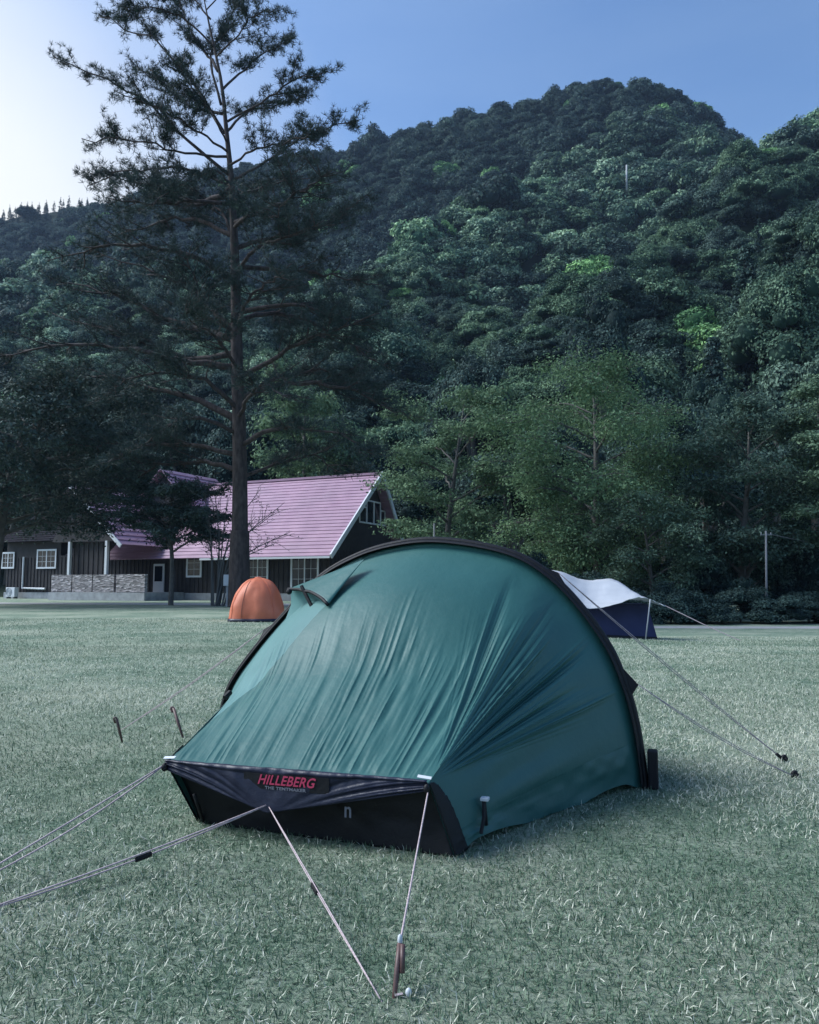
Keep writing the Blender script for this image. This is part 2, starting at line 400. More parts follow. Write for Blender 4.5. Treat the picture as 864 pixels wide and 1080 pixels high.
# ---- the big pine
DP = 34.0
def pine():
    pathpx = [(252,645),(253,560),(253,500),(252,440),(250,380),(249,320),(247,250),(244,190),(239,140),(234,90),(226,50),(219,18),(214,-8)]
    path = [P(x, y, DP) for x, y in pathpx]; path[0][2] = -.3
    rad = [.45, .36, .33, .30, .275, .25, .21, .155, .12, .09, .065, .045, .02]
    t = root('pine_tree', (path[0][0], DP, 0), 'tall lone pine with long irregular limbs rising beside the orange tent', 'tree')
    spec = [ # list of px points, depth offset at end
     ([(243,185),(200,150),(150,102),(57,60)], -1), ([(236,140),(205,90),(165,45),(103,18)], 2), ([(239,165),(190,160),(150,150),(86,146)], -3),
     ([(242,195),(190,178),(140,180),(92,196)], 1.5), ([(233,110),(222,60),(245,20),(262,-10)], 2), ([(240,128),(280,105),(310,85),(352,76)], -1.5),
     ([(244,190),(280,172),(320,145),(380,126)], 1), ([(234,95),(262,70),(285,52),(306,38)], 3), ([(226,50),(195,20),(160,8),(125,22)], -2),
     ([(228,60),(250,38),(265,18),(290,10)], -2.5), ([(222,20),(195,-10),(170,-30)], 1), ([(218,10),(240,-15),(255,-30)], -1),
     ([(238,140),(262,118),(292,112),(330,100)], 3.5), ([(236,120),(196,110),(170,85),(140,70)], 3.5), ([(240,160),(210,140),(180,120),(120,95)], -4),
     ([(241,175),(268,158),(300,150),(335,140)], -3.5), ([(239,150),(225,120),(205,95),(185,60)], -4), ([(230,75),(215,50),(200,30),(190,0)], 3.5),
     ([(243,200),(205,215),(165,200),(110,178)], 4), ([(242,192),(225,180),(200,190),(160,215)],-4.5),
     ([(246,215),(200,212),(160,214),(112,208)], -2), ([(247,262),(285,252),(330,240),(378,214)], 1.5), ([(247,290),(270,262),(300,250),(342,232)], -3),
     ([(249,350),(215,330),(205,290),(190,262)], -3), ([(249,352),(222,325),(195,300),(95,262)], 2), ([(250,330),(300,322),(350,330),(405,352)], -2),
     ([(250,372),(200,378),(140,355),(55,330)], 2), ([(251,388),(190,380),(100,365),(-10,372)], -1), ([(251,425),(285,400),(330,392),(392,395)], 3),
     ([(252,432),(215,402),(160,395),(95,425)], -4), ([(252,422),(300,405),(370,410),(438,446)], -1), ([(252,458),(205,440),(170,455),(130,486)], -3),
     ([(253,498),(215,488),(165,492),(110,520)], 3), ([(250,300),(200,270),(130,258),(50,275)], -2), ([(249,280),(300,285),(350,290),(400,300)], 2.5),
     ([(251,400),(300,372),(340,352),(400,330)], -3), ([(248,250),(210,232),(170,235),(120,250)], 3.5), ([(246,235),(290,218),(320,200),(350,180)], -4),
     ([(253,470),(290,452),(340,455),(395,480)], -3.5), ([(251,360),(190,340),(120,310),(60,300)], 4), ([(250,340),(285,330),(340,345),(420,395)], 3.5),
     ([(252,445),(200,420),(100,400),(20,410)], 3), ([(253,480),(205,470),(150,470),(70,470)], 1), ([(253,505),(290,490),(330,482),(360,500)], 3),
     ([(246,225),(255,205),(285,195),(320,185)], 4), ([(248,270),(240,235),(225,215),(200,205)], 3), ([(247,240),(265,225),(285,230),(300,215)], -5),
     ([(250,345),(260,320),(280,300),(300,290)], -5), ([(251,390),(235,365),(215,345),(190,330)], -5), ([(252,440),(262,420),(275,405),(300,420)], -5.5)]
    limbs = []
    for pts, dz in spec:
        n_ = len(pts); w = [P(x, y, DP+dz*(i/(n_-1))**.9) for i, (x, y) in enumerate(pts)]
        Lp = np.linalg.norm(w[-1]-w[0]); limbs.append((w, (.016+.0075*Lp) if pts[0][1] < 200 else (.03+.013*Lp)))
    top = [l for l, s in zip(limbs, spec) if s[0][0][1] < 200]; low = [l for l, s in zip(limbs, spec) if s[0][0][1] >= 200]
    wood, tips = grow(None, path, rad, top, 5, kid=(20, 28), twig=(.55, 1.5), up=.3)
    wood2, tips2 = grow(None, path[:2], [.5, .41], low, 6, kid=(14, 20), twig=(.9, 2.4), up=.2)
    for k in range(0, 5):
        a = path[4]; 
    wood.V += wood2.V; wood.Fc += [tuple(i+wood.n for i in f) for f in wood2.Fc]
    wood.build('trunk', M['bark'], t, smooth=True)
    me = needle_mesh([(a-ORG[t.name], b_-ORG[t.name]) for a, b_ in tips], 1, per_m=7, nn=17, ln=.22, w=.016, spread=.12)
    me2 = needle_mesh([(a-ORG[t.name], b_-ORG[t.name]) for a, b_ in tips2], 2, per_m=7, nn=15, ln=.24, w=.018, spread=.22)
    o = link('foliage', me, M['needle']); o.parent = t
    o = link('foliage', me2, M['needle']); o.parent = t
pine()

# ---- broadleaf trees built limb by limb (near the foot of the hill)
def limbed_tree(name, px, pybase, Y, toppx, wpx, seed, mat, label, leafs=14000, leaf=.13, flat=.5, lobe=1.0, nlimb=16, airy=.5, droop=0, stems=1, tint=.3, lowest=.25, trunk_r=.16, group=None, z=None, asp=.45):
    rg = np.random.default_rng(seed)
    b0 = P(px, pybase, Y); z0 = float(ground_z(b0[0], Y)) if z is None else z; b0[2] = z0
    top = P(toppx[0], toppx[1], Y)[2]; H = top-z0; Wd = wpx/F*Y/2
    t = root(name, tuple(b0), label, 'tree', group)
    topx = P(toppx[0], toppx[1], Y)[0]-b0[0]
    limbs = []; 
    path = [b0-[0, 0, .2], b0+[topx*.1, .1, H*.3], b0+[topx*.5, -.2, H*.62], b0+[topx, 0, H*.95]]
    sp = spline(path, 40)
    for i in range(nlimb):
        f0 = lowest+(.93-lowest)*(i+.3)/nlimb; st = sp[int(f0*39)]
        a = i*2.4+rg.normal(0, .3); prof = math.sin(math.pi*min(1, max(.12, (f0-lowest*.6)/(1.06-lowest*.6))))**.6
        reach = Wd*prof*rg.uniform(.75, 1.05)
        e = st+np.array([math.cos(a)*reach, math.sin(a)*reach, H*rg.uniform(.04, .16)*(1-droop)])
        mid = (st+e)/2+np.array([0, 0, H*.04]); limbs.append(([st, mid, e], trunk_r*.45*(1.1-f0)+.02))
    wood, tips = grow(None, path, [trunk_r, trunk_r*.85, trunk_r*.5, .03], limbs, seed, kid=(6, 10), twig=(Wd*.22, Wd*.42), up=.3, droop=droop)
    wood.build('trunk', M['bark2'], t, smooth=True)
    A = np.array([a for a, _ in tips]); B = np.array([b_ for _, b_ in tips]); k = len(A)
    w = np.linalg.norm(B-A, axis=1); idx = rg.choice(k, leafs, p=w/w.sum()); f_ = rg.uniform(.1, 1.05, leafs)
    c = A[idx]*(1-f_[:, None])+B[idx]*f_[:, None]
    sp_ = lobe*(.5+.5*rg.random(k))[idx]
    off = rg.normal(size=(leafs, 3))*np.array([1, 1, flat])*sp_[:, None]
    c = c+off*airy-np.array([0, 0, 1])*np.abs(off[:, :1])*droop
    tone = np.clip(rg.normal(.45, .2, k)[idx]+rg.normal(0, .13, leafs), 0, 1)
    nrm = np.tile([0, 0, 1.], (leafs, 1))+off*.6
    V, Q = leaves(c-b0, np.full(leafs, leaf), nrm, asp, .6, rg)
    o = link('crown', npmesh('crown', V, Q, {'tint': np.repeat(tone, 4)}), mat); o.parent = t; o['crowntint'] = float(tint)
    return t
limbed_tree('broadleaf_tree', 632, 640, 40, (625, 378), 235, 21, M['airy'], 'big light green feathery tree standing behind the pale tarp shelter', 64000, .085, .8, 1.2, 34, .42, .25, tint=.5, lowest=.12, trunk_r=.25)
limbed_tree('broadleaf_tree', 470, 640, 46, (490, 412), 190, 22, M['airy'], 'green tree in flat spreading layers behind the top of the green tent', 34000, .11, .22, 1.3, 20, .42, 0, tint=.42, lowest=.12, trunk_r=.22)
limbed_tree('broadleaf_tree', 690, 640, 36, (672, 520), 130, 23, M['airy'], 'small bushy tree with pale leaves just right of the tarp shelter ridge', 24000, .075, .5, .8, 16, .4, .1, tint=.3, lowest=.1, trunk_r=.12)
limbed_tree('broadleaf_tree', 785, 650, 38, (790, 432), 170, 24, M['airy'], 'dark green tree between the feathery tree and right edge', 42000, .09, .4, 1.1, 24, .42, .05, tint=.1, lowest=.1, trunk_r=.2)
limbed_tree('broadleaf_tree', 880, 650, 36, (872, 395), 110, 25, M['airy'], 'tree with grey-green leaf layers cut by the right frame edge', 26000, .085, .3, 1.0, 18, .42, .05, tint=.35, lowest=.25, trunk_r=.14)
limbed_tree('broadleaf_tree', 320, 620, 62, (322, 405), 130, 26, M['airy'], 'bright green rounded tree rising behind the mauve roof', 26000, .17, .5, 1.6, 18, .5, 0, tint=.45, lowest=.2, trunk_r=.25, z=0)
limbed_tree('broadleaf_tree', -10, 640, 38, (40, 400), 330, 27, M['bushleaf'], 'dense dark tree overhanging the left end of the house', 78000, .10, .4, 1.1, 40, .42, .2, tint=.2, lowest=.34, trunk_r=.3)
limbed_tree('broadleaf_tree', 180, 638, 37, (182, 508), 128, 28, M['bushleaf'], 'small dark umbrella-shaped tree before the house porch', 30000, .075, .3, .6, 20, .4, .1, lowest=.48, trunk_r=.13)
# leafless shrub in front of house wing
def shrub():
    rg = np.random.default_rng(3); b0 = P(230, 640, 36); b0[2] = 0
    t = root('bare_shrub', tuple(b0), 'multi-stemmed shrub with bare pale twigs beside the pine trunk', 'shrub'); w = MB(); tips = []
    for ex, ey in [(216,520),(205,540),(226,512),(240,525),(270,545),(290,540),(308,560),(285,575),(300,530),(232,555),(275,515)]:
        e = P(ex, ey, 36+rg.uniform(-1.2, 1.2)); st = b0+rg.normal(0, .12, 3)*[1, 1, 0]; m1 = st+(e-st)*.5+np.array([(b0[0]-e[0])*.25, 0, .4])
        c = spline([st-[0, 0, .1], m1, e], 16); w.tube(c, np.linspace(.05, .012, 16), 5)
        for _ in range(12):
            i = rg.integers(7, 15); d = (c[i]-c[i-1]); d /= np.linalg.norm(d); q = c[i]+(d*.5+rg.normal(0, .6, 3))*rg.uniform(.4, .9)
            w.tube([c[i], (c[i]+q)/2+rg.normal(0, .04, 3), q], [.014, .01, .006], 4); tips.append((c[i], q))
    w.build('stem', M['twig'], t)
    A = np.array([a for a, _ in tips]); B = np.array([b_ for _, b_ in tips]); idx = rg.integers(0, len(A), 1100); f_ = rg.random((1100, 1))
    V, Q = leaves(A[idx]*(1-f_)+B[idx]*f_+rg.normal(0, .05, (1100, 3))-b0, np.full(1100, .045), None, .5, 1, rg)
    o = link('foliage', npmesh('foliage', V, Q, {'tint': np.repeat(rg.uniform(.4, 1, 1100), 4)}), M['bushleaf']); o.parent = t
shrub()

# ---- individual trees along the hill foot
FOOT = [
 # px, Y, radius, height, tint, mesh, label
 (445, 58, 4.2, 9, .15, 0, 'round dark tree behind the layered green tree'),
 (540, 60, 4.5, 13, .1, 1, 'dark broad tree filling the gap left of the feathery tree'),
 (590, 64, 4.5, 16, .2, 2, 'tall dark tree rising just behind the feathery tree crown'),
 (700, 56, 4.2, 15, .1, 3, 'dark tree right behind the feathery tree crown'),
 (745, 62, 4.6, 17, .3, 0, 'mid green tree below the cedar on the right'),
 (820, 58, 4.4, 13, .1, 1, 'dark tree behind the far right of the lawn'),
 (900, 62, 5, 16, .2, 4, 'broad tree leaving the frame on the right'),
 (380, 66, 4.6, 14, .1, 2, 'dark tree immediately right of the bright green tree behind the roof'),
 (255, 68, 5, 15, .05, 3, 'dark tree behind the pine trunk and the roof ridge'),
 (205, 70, 5, 18, .15, 1, 'bluish tree behind the house wing roof'),
 (140, 72, 5.2, 17, .2, 0, 'bluish round tree above the house porch'),
 (70, 74, 5.4, 18, .15, 4, 'wide tree behind the left end of the house'),
 (10, 70, 5, 15, .1, 2, 'dark tree at the left frame edge behind the house'),
 (420, 76, 4.5, 15, .5, 1, 'leafy green tree at the hill foot right of the pine crown'),
 (500, 80, 5, 17, .1, 3, 'shaded tree at the valley mouth in the middle of the hill'),
 (862, 70, 5.5, 19, .3, 1, 'tall tree at the right frame edge below the hill spur'),
 (835, 80, 5, 16, .42, 3, 'fresh green tree right of the cedars'),
 (905, 84, 5.5, 17, .4, 0, 'leafy tree up the slope beyond the right frame edge'),
 (870, 92, 5.5, 14, .35, 2, 'leafy tree on the slope just inside the right frame edge'),
 (640, 78, 5, 20, .05, 0, 'shaded tree at the foot of the bright right-hand spur'),
]
for i, (px, Y, r_, h, tn, mi, lb) in enumerate(FOOT):
    x = (px-432)/F*Y/1.0; stock_tree(x, Y, r_, h, tn, FINE[mi], lb)
for px, Y, r_, h, tn, lb in [(760, 74, 6.0, 20, 0, 'tall dark cedar in front of the right-hand spur'), (800, 84, 6.5, 19, .02, 'second dark cedar, right of the tallest one'), (722, 88, 5.5, 15, .04, 'shorter dark cedar left of the tallest one')]:
    stock_tree((px-432)/F*Y, Y, r_, h, tn, CEDAR, lb, name='cedar_tree')
# shrubs edging the lawn
for i, (px, Y, r_, h, lb) in enumerate([(560, 34, 1.7, 2.6, 'round dark shrub behind the arch of the green tent'), (610, 36, 1.8, 2.8, 'dark shrub directly behind the tarp shelter'),
      (662, 33, 1.5, 1.9, 'low dark shrub behind the tarp pole'), (705, 32.5, 1.5, 1.6, 'low shrub right of the tarp tip'), (742, 32.5, 1.6, 1.5, 'low shrub behind the tarp guy line'),
      (778, 33, 1.6, 1.7, 'low shrub beneath the utility pole'), (815, 32.5, 1.6, 1.5, 'low shrub just right of the utility pole'), (850, 33, 1.6, 1.7, 'low shrub at the right end of the lawn edge'),
      (890, 33, 1.6, 1.7, 'low shrub cut by the right frame edge'), (500, 36, 1.7, 2.6, 'dark shrub hidden low behind the tent top'), (445, 38, 1.7, 2.8, 'dark shrub beside the house gable'),
      (730, 38, 2.4, 4.0, 'dark bush standing behind the low hedge row'), (800, 40, 2.6, 4.2, 'taller dark bush behind the utility pole'), (860, 39, 2.4, 3.8, 'dark bush at the right behind the hedge row')]):
    stock_tree((px-432)/F*Y, Y, r_, h*1.0, .03+.04*(i % 3), FINE[i % 5], lb, name='shrub', z=float(ground_z((px-432)/F*Y, Y)), group='shrubs edging the lawn', cat='shrub')

# ---- the wooded hillside: one stuff object per wood, crowns scattered by geometry nodes
def forest(name, label, sel, srcs):
    pts = []; st = 5.2
    ys = []; y = 74.0
    while y < 440:
        step = (4.4 if y < 125 else 5.3)+min(y, 230)*.006-(1.2 if y > 285 else 0); hw = .6*y+20
        for x in np.arange(-hw, hw, step*1.05): pts.append((x+rng.normal(0, 1.3), y+rng.normal(0, 1.3)))
        y += step
    XY = np.array(pts); z = hill_z(XY[:, 0], XY[:, 1])
    g = np.hypot(hill_z(XY[:, 0]+2, XY[:, 1])-z, hill_z(XY[:, 0], XY[:, 1]+2)-z)/2
    extra = [XY[g > th_]+rng.normal(0, 2.4, ((g > th_).sum(), 2)) for th_ in (1.0, 1.4)]
    XY = np.concatenate([XY]+extra); z = hill_z(XY[:, 0], XY[:, 1])
    # projected position for colour zones
    d = XY[:, 1]*CP+(z-CAMZ)*SP; px = 432+F*XY[:, 0]/d; py = 540-F*((z+4-CAMZ)*CP-XY[:, 1]*SP)/d
    me = bpy.data.meshes.new(name); me.from_pydata([(a, b_, c) for (a, b_), c in zip(XY, z)], [], []); me.update()
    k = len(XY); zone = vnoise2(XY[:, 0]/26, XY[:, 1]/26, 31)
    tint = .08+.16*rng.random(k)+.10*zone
    X, Y = XY[:, 0], XY[:, 1]
    # pale crowns on the central and left spurs, crest light put into their tint, fresh green on the right-hand spur
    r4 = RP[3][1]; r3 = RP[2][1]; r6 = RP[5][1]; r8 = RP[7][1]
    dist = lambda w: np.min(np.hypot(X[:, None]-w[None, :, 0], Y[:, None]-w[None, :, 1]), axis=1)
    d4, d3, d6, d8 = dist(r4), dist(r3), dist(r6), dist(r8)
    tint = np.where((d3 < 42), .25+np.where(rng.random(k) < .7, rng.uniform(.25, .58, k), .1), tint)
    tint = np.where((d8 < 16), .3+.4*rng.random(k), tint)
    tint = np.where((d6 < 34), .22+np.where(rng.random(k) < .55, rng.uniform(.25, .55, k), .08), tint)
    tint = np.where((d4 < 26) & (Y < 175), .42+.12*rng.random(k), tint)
    dm = np.minimum(np.minimum(d3, d4), np.minimum(d6, d8)); tint = np.where((dm > 40) & (Y < 290), rng.uniform(0, .14, k), tint)  # valley shade between the spurs put into the crown colour
    b0_ = rng.random(k) < .28; tint = np.where(b0_, tint*.35, tint)
    b1 = rng.random(k) < .012; tint = np.where(b1, .92, tint)
    scl = np.clip(rng.normal(1, .25, k), .55, 1.7)*(4.3+np.minimum(Y, 240)*.0065)*np.where(Y > 285, .78, 1)
    idx = rng.integers(0, 5, k)+np.where(Y < 170, 5, 0)
    coni = (Y > 395) & (rng.random(k) < .8) | (rng.random(k) < .035); idx = np.where(coni, len(srcs)-1, idx); tint = np.where(coni, 0, tint)
    scl = np.where(coni, 3.2, scl)
    for nm, arr in (('scl', scl), ('sclz', scl*rng.uniform(.8, 1.2, k)), ('rotz', rng.uniform(0, 6.28, k)), ('crowntint', tint)):
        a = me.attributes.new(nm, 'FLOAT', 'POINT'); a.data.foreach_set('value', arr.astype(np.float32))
    a = me.attributes.new('pick', 'INT', 'POINT'); a.data.foreach_set('value', idx.astype(np.int32))
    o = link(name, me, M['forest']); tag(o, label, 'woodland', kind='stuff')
    ng = bpy.data.node_groups.new('scatter_crowns', 'GeometryNodeTree')
    ng.interface.new_socket('Geometry', in_out='INPUT', socket_type='NodeSocketGeometry'); ng.interface.new_socket('Geometry', in_out='OUTPUT', socket_type='NodeSocketGeometry')
    gi = ng.nodes.new('NodeGroupInput'); go = ng.nodes.new('NodeGroupOutput')
    jn = ng.nodes.new('GeometryNodeJoinGeometry')
    for s in reversed(srcs):
        oi = ng.nodes.new('GeometryNodeObjectInfo'); oi.inputs['Object'].default_value = s; oi.inputs['As Instance'].default_value = True
        ng.links.new(oi.outputs['Geometry'], jn.inputs[0])
    ip = ng.nodes.new('GeometryNodeInstanceOnPoints'); ng.links.new(gi.outputs[0], ip.inputs['Points'])
    ng.links.new(jn.outputs[0], ip.inputs['Instance']); ip.inputs['Pick Instance'].default_value = True
    def attr(nm, ty='FLOAT'):
        n_ = ng.nodes.new('GeometryNodeInputNamedAttribute'); n_.data_type = ty; n_.inputs[0].default_value = nm; return n_.outputs[0]
    ng.links.new(attr('pick', 'INT'), ip.inputs['Instance Index'])
    cx = ng.nodes.new('ShaderNodeCombineXYZ'); ng.links.new(attr('rotz'), cx.inputs[2]); ng.links.new(cx.outputs[0], ip.inputs['Rotation'])
    cs = ng.nodes.new('ShaderNodeCombineXYZ'); sc = attr('scl')
    ng.links.new(sc, cs.inputs[0]); ng.links.new(sc, cs.inputs[1]); ng.links.new(attr('sclz'), cs.inputs[2])
    ng.links.new(cs.outputs[0], ip.inputs['Scale'])
    tr = ng.nodes.new('GeometryNodeTranslateInstances'); tr.inputs['Local Space'].default_value = False
    vm = ng.nodes.new('ShaderNodeVectorMath'); vm.operation = 'MULTIPLY'; vm.inputs[1].default_value = (0, 0, .42)
    ng.links.new(cs.outputs[0], vm.inputs[0])
    ng.links.new(ip.outputs[0], tr.inputs[0]); ng.links.new(vm.outputs[0], tr.inputs['Translation'])
    ng.links.new(tr.outputs[0], go.inputs[0])
    md = o.modifiers.new('scatter', 'NODES'); md.node_group = ng
    return o
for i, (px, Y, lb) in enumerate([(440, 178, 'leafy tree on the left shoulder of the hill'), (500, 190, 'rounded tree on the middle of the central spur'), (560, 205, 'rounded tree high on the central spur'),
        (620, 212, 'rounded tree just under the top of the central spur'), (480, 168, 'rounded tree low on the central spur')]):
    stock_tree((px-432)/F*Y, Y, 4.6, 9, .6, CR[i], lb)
stock_tree((815-432)/F*120, 120, 3.4, 13, 0, CONE, 'small dark cedar high on the right slope', name='cedar_tree')
by = {}
for o in bpy.data.objects:
    if o.data in CR or o.data in FINE or o.data is CONE: by.setdefault(o.data.name, o)
srcs = [by[me.name] for me in CR]+[by[me.name] for me in FINE]+[by[CONE.name]]
forest('forest', 'dense mixed wood of rounded crowns covering the whole hillside', None, srcs)

# ------------------------------------------------------------------ utility poles on the hill and by the lawn
M['concrete'] = simple('concrete_pole', (.36, .37, .39), .8, nscale=6, namt=.15)
M['greypole'] = simple('weathered_pole', (.17, .175, .19), .8)
M['wire'] = simple('wire', (.12, .12, .13), .6)
def upole(px, pytop, pybot, Y, label, arm=True, r_=.17, wire=None):
    pm = M['greypole'] if Y < 50 else M['concrete']
    a = P(px, pybot, Y); b_ = P(px, pytop, Y); t = root('utility_pole', (a[0], Y, a[2]-1), label, 'utility pole', 'utility poles on and below the hill')
    w = MB(); w.tube([a-[0, 0, 1.], b_], [r_, r_*.7], 10); w.build('pole', pm, t, smooth=True)
    if arm:
        L = r_*9; w = MB(); w.box(b_-[0, 0, r_*3], (L, r_*.6, r_*.6)); w.build('crossarm', pm, t)
        for s in (-1, 0, 1):
            w = MB(); w.tube([b_+[s*L*.42, 0, -r_*2.7], b_+[s*L*.42, 0, -r_*1.2]], r_*.3, 6)
            w.build('insulator', M['concrete'], t)
    if wire:
        w = MB(); e = P(*wire); m_ = (b_+e)/2-[0, 0, .4]; w.tube(spline([b_-[0, 0, r_*2], m_, e], 14), .02, 5); w.build('wire', M['wire'], t)
upole(661, 174, 202, 226, 'pale pole high among the trees on the central ridge', False, .32)
upole(746, 190, 216, 200, 'pale pole with a crossarm on the right of the central ridge', True, .24)
upole(449, 230, 262, 190, 'slim pale pole among trees on the left shoulder of the hill', False, .22)
upole(808, 560, 652, 33.6, 'grey utility pole with crossarm against dark bushes at the right', True, .055, (930, 572, 44))
upole(458, 552, 640, 40, 'short thin white post standing behind the tent top', False, .05)

# ------------------------------------------------------------------ the house
M['siding'] = simple('dark_siding', (.022, .019, .022), .75, nscale=2.5, namt=.3, bump=.2, bscale=30)
M['wtrim'] = simple('white_trim', (.62, .64, .68), .5)
M['darkroof'] = simple('dark_roof', (.014, .013, .018), .95, spec=.1, nscale=2, namt=.3)
M['glass'] = simple('window_glass', (.012, .016, .026), .12, spec=.4)
M['plinth'] = simple('concrete_plinth', (.30, .31, .33), .85, nscale=3, namt=.2)
m, nt, b = newmat('mauve_roof'); tc = N(nt, 'ShaderNodeTexCoord'); nz = N(nt, 'ShaderNodeTexNoise', Scale=1.2, Detail=5.0)
nt.links.new(tc.outputs['Object'], nz.inputs[0]); nt.links.new(mix(nt, ramp(nt, (lambda q: (nt.links.new(tc.outputs['Object'], q.inputs[0]), q.outputs[0])[1])(N(nt, 'ShaderNodeTexNoise', Scale=.35, Detail=8.0, Roughness=.7)), [(.4, 0.), (.7, .6)]), ramp(nt, nz.outputs[0], [(.3, (.33, .19, .27)), (.7, (.42, .26, .34))]), (.27, .19, .24)), b.inputs['Base Color'])
b.inputs['Roughness'].default_value = .5; M['roof'] = m
m, nt, b = newmat('stacked_stone'); tc = N(nt, 'ShaderNodeTexCoord'); mp = N(nt, 'ShaderNodeMapping'); mp.inputs['Scale'].default_value = (2.2, 2.2, 7)
vo = N(nt, 'ShaderNodeTexVoronoi', Scale=1.6); nt.links.new(tc.outputs['Object'], mp.inputs[0]); nt.links.new(mp.outputs[0], vo.inputs['Vector'])
nt.links.new(ramp(nt, vo.outputs['Color'], [(0., (.07, .065, .07)), (.5, (.24, .22, .23)), (1, (.5, .46, .48))]), b.inputs['Base Color'])
bp = N(nt, 'ShaderNodeBump', Strength=.9, Distance=.05); nt.links.new(vo.outputs['Distance'], bp.inputs['Height']); nt.links.new(bp.outputs[0], b.inputs['Normal'])
b.inputs['Roughness'].default_value = .85; M['stone'] = m
HA = R(25); K0 = np.array([-4.55, 46.0, 0.0])
E1 = np.array([-math.cos(HA), math.sin(HA), 0]); E2 = np.array([math.sin(HA), math.cos(HA), 0]); UP = np.array([0, 0, 1.])
def Hs(u, w, z): return K0+E1*u+E2*w+UP*z       # u leftwards along the front, w to the back, z up
AX = [E1, E2, UP]
house = root('timber_house', tuple(K0+E1*8), 'dark timber house with mauve metal roof and white trim', 'house')
def hbox(b_, u0, u1, w0, w1, z0, z1): b_.box(Hs((u0+u1)/2, (w0+w1)/2, (z0+z1)/2), (abs(u1-u0), abs(w1-w0), abs(z1-z0)), AX)
EV, RG, DW, RW = 3.05, 8.2, 9.6, 6.0
# walls (main block + left wing)
w = MB()
hbox(w, .4, 28, .5, DW-.4, .45, EV); hbox(w, 22.5, 28, .497, 5, EV-.01, 4.2)
w.add([Hs(.4, .5, EV), Hs(.4, RW, RG-.15), Hs(.4, DW-.4, EV), Hs(22, .5, EV), Hs(22, RW, RG-.15), Hs(22, DW-.4, EV)], [(0,1,2), (3,5,4), (0,3,4,1), (1,4,5,2)])
for u in np.arange(.6, 28, .34): hbox(w, u, u+.045, .46, .5, .45, EV-.1)                   # battens
for k in range(24):
    wz = .7+k*.36
    if wz < DW-.6: hbox(w, .36, .4, wz, wz+.045, .45, EV)
w.build('wall', M['siding'], house)
w = MB(); hbox(w, .35, 28.1, .44, DW-.35, -.1, .45); w.build('plinth', M['plinth'], house)
# main roof, with standing ribs running along the slope courses
def roof_plane(b_, a0, a1, c0, c1, n, th=.05):
    """a: eave line pts, c: ridge line pts; stepped horizontal courses"""
    a0, a1, c0, c1 = map(np.asarray, (a0, a1, c0, c1)); nn = np.cross(a1-a0, c0-a0); nn /= np.linalg.norm(nn); nn = nn*np.sign(nn[2])
    rows = []
    for i in range(n):
        for f_, o_ in ((i/n, th), ((i+1)/n, 0)):
            rows.append([a0+(c0-a0)*f_+nn*o_, a1+(c1-a1)*f_+nn*o_])
    b_.grid(rows)
w = MB(); U9 = 17.5
sl = (RG-EV)/RW
roof_plane(w, Hs(-.2, -.5, EV-.5*sl), Hs(U9, -.5, EV-.5*sl), Hs(-.2, RW, RG), Hs(U9, RW, RG), 24, .035)
sl2 = (RG-EV)/(DW-RW)
roof_plane(w, Hs(-.2, DW+.3, EV-.3*sl2), Hs(U9, DW+.3, EV-.3*sl2), Hs(-.2, RW, RG), Hs(U9, RW, RG), 16, .06)
w.box(Hs((U9-.2)/2, RW, RG+.06), (U9+.2, .35, .12), AX)
w.build('roof', M['roof'], house, solid=.05)
w = MB(); roof_plane(w, Hs(U9+4, -.1, 4.05), Hs(28.5, -.1, 4.05), Hs(U9+4, RW, RG), Hs(28.5, RW, RG), 24, .035); roof_plane(w, Hs(U9, -.1, EV-.1*sl), Hs(U9+3.9, -.1, EV-.1*sl), Hs(U9, RW, RG), Hs(U9+3.9, RW, RG), 24, .035)
w.build('wing_roof', M['darkroof'], house, solid=.05)
# wing roof (ridge runs front to back)
def crossroof(u0, w0, w1, hw, ez, rz, nm, n=16, barge=2, cut=1.0):
    w = MB(); ov = .4; s_ = (rz-ez)/hw
    roof_plane(w, Hs(u0-hw-ov, w0, ez-ov*s_), Hs(u0-hw-ov, w1, ez-ov*s_), Hs(u0, w0, rz), Hs(u0, w1, rz), n, .06)
    roof_plane(w, Hs(u0+(hw+ov)*cut, w0, rz-(hw+ov)*cut*s_), Hs(u0+(hw+ov)*cut, w1, rz-(hw+ov)*cut*s_), Hs(u0, w0, rz), Hs(u0, w1, rz), n, .06)
    o = w.build(nm, M['roof'], house, solid=.05)
    g = MB(); g.add([Hs(u0-hw+.2, w0+.5, ez), Hs(u0, w0+.5, rz-.25), Hs(u0+hw*cut-.2, w0+.5, ez), Hs(u0-hw+.2, w0+.7, ez), Hs(u0, w0+.7, rz-.25), Hs(u0+hw*cut-.2, w0+.7, ez)], [(0,2,1), (3,4,5), (0,1,4,3), (1,2,5,4)])
    g.build('gable_wall', M['siding'], house)
    if not barge: return
    t = MB()
    for s in ((-1, 1) if barge == 2 else (-1,)):
        a = Hs(u0+s*(hw+ov), w0-.06, ez-ov*s_-.06); c = Hs(u0, w0-.06, rz-.02); dd = (c-a)/np.linalg.norm(c-a); nn = np.cross(dd, E2)
        t.box((a+c)/2, (np.linalg.norm(c-a), .08, .24), [dd, E2, nn])
    t.build('bargeboard', M['wtrim'], house)

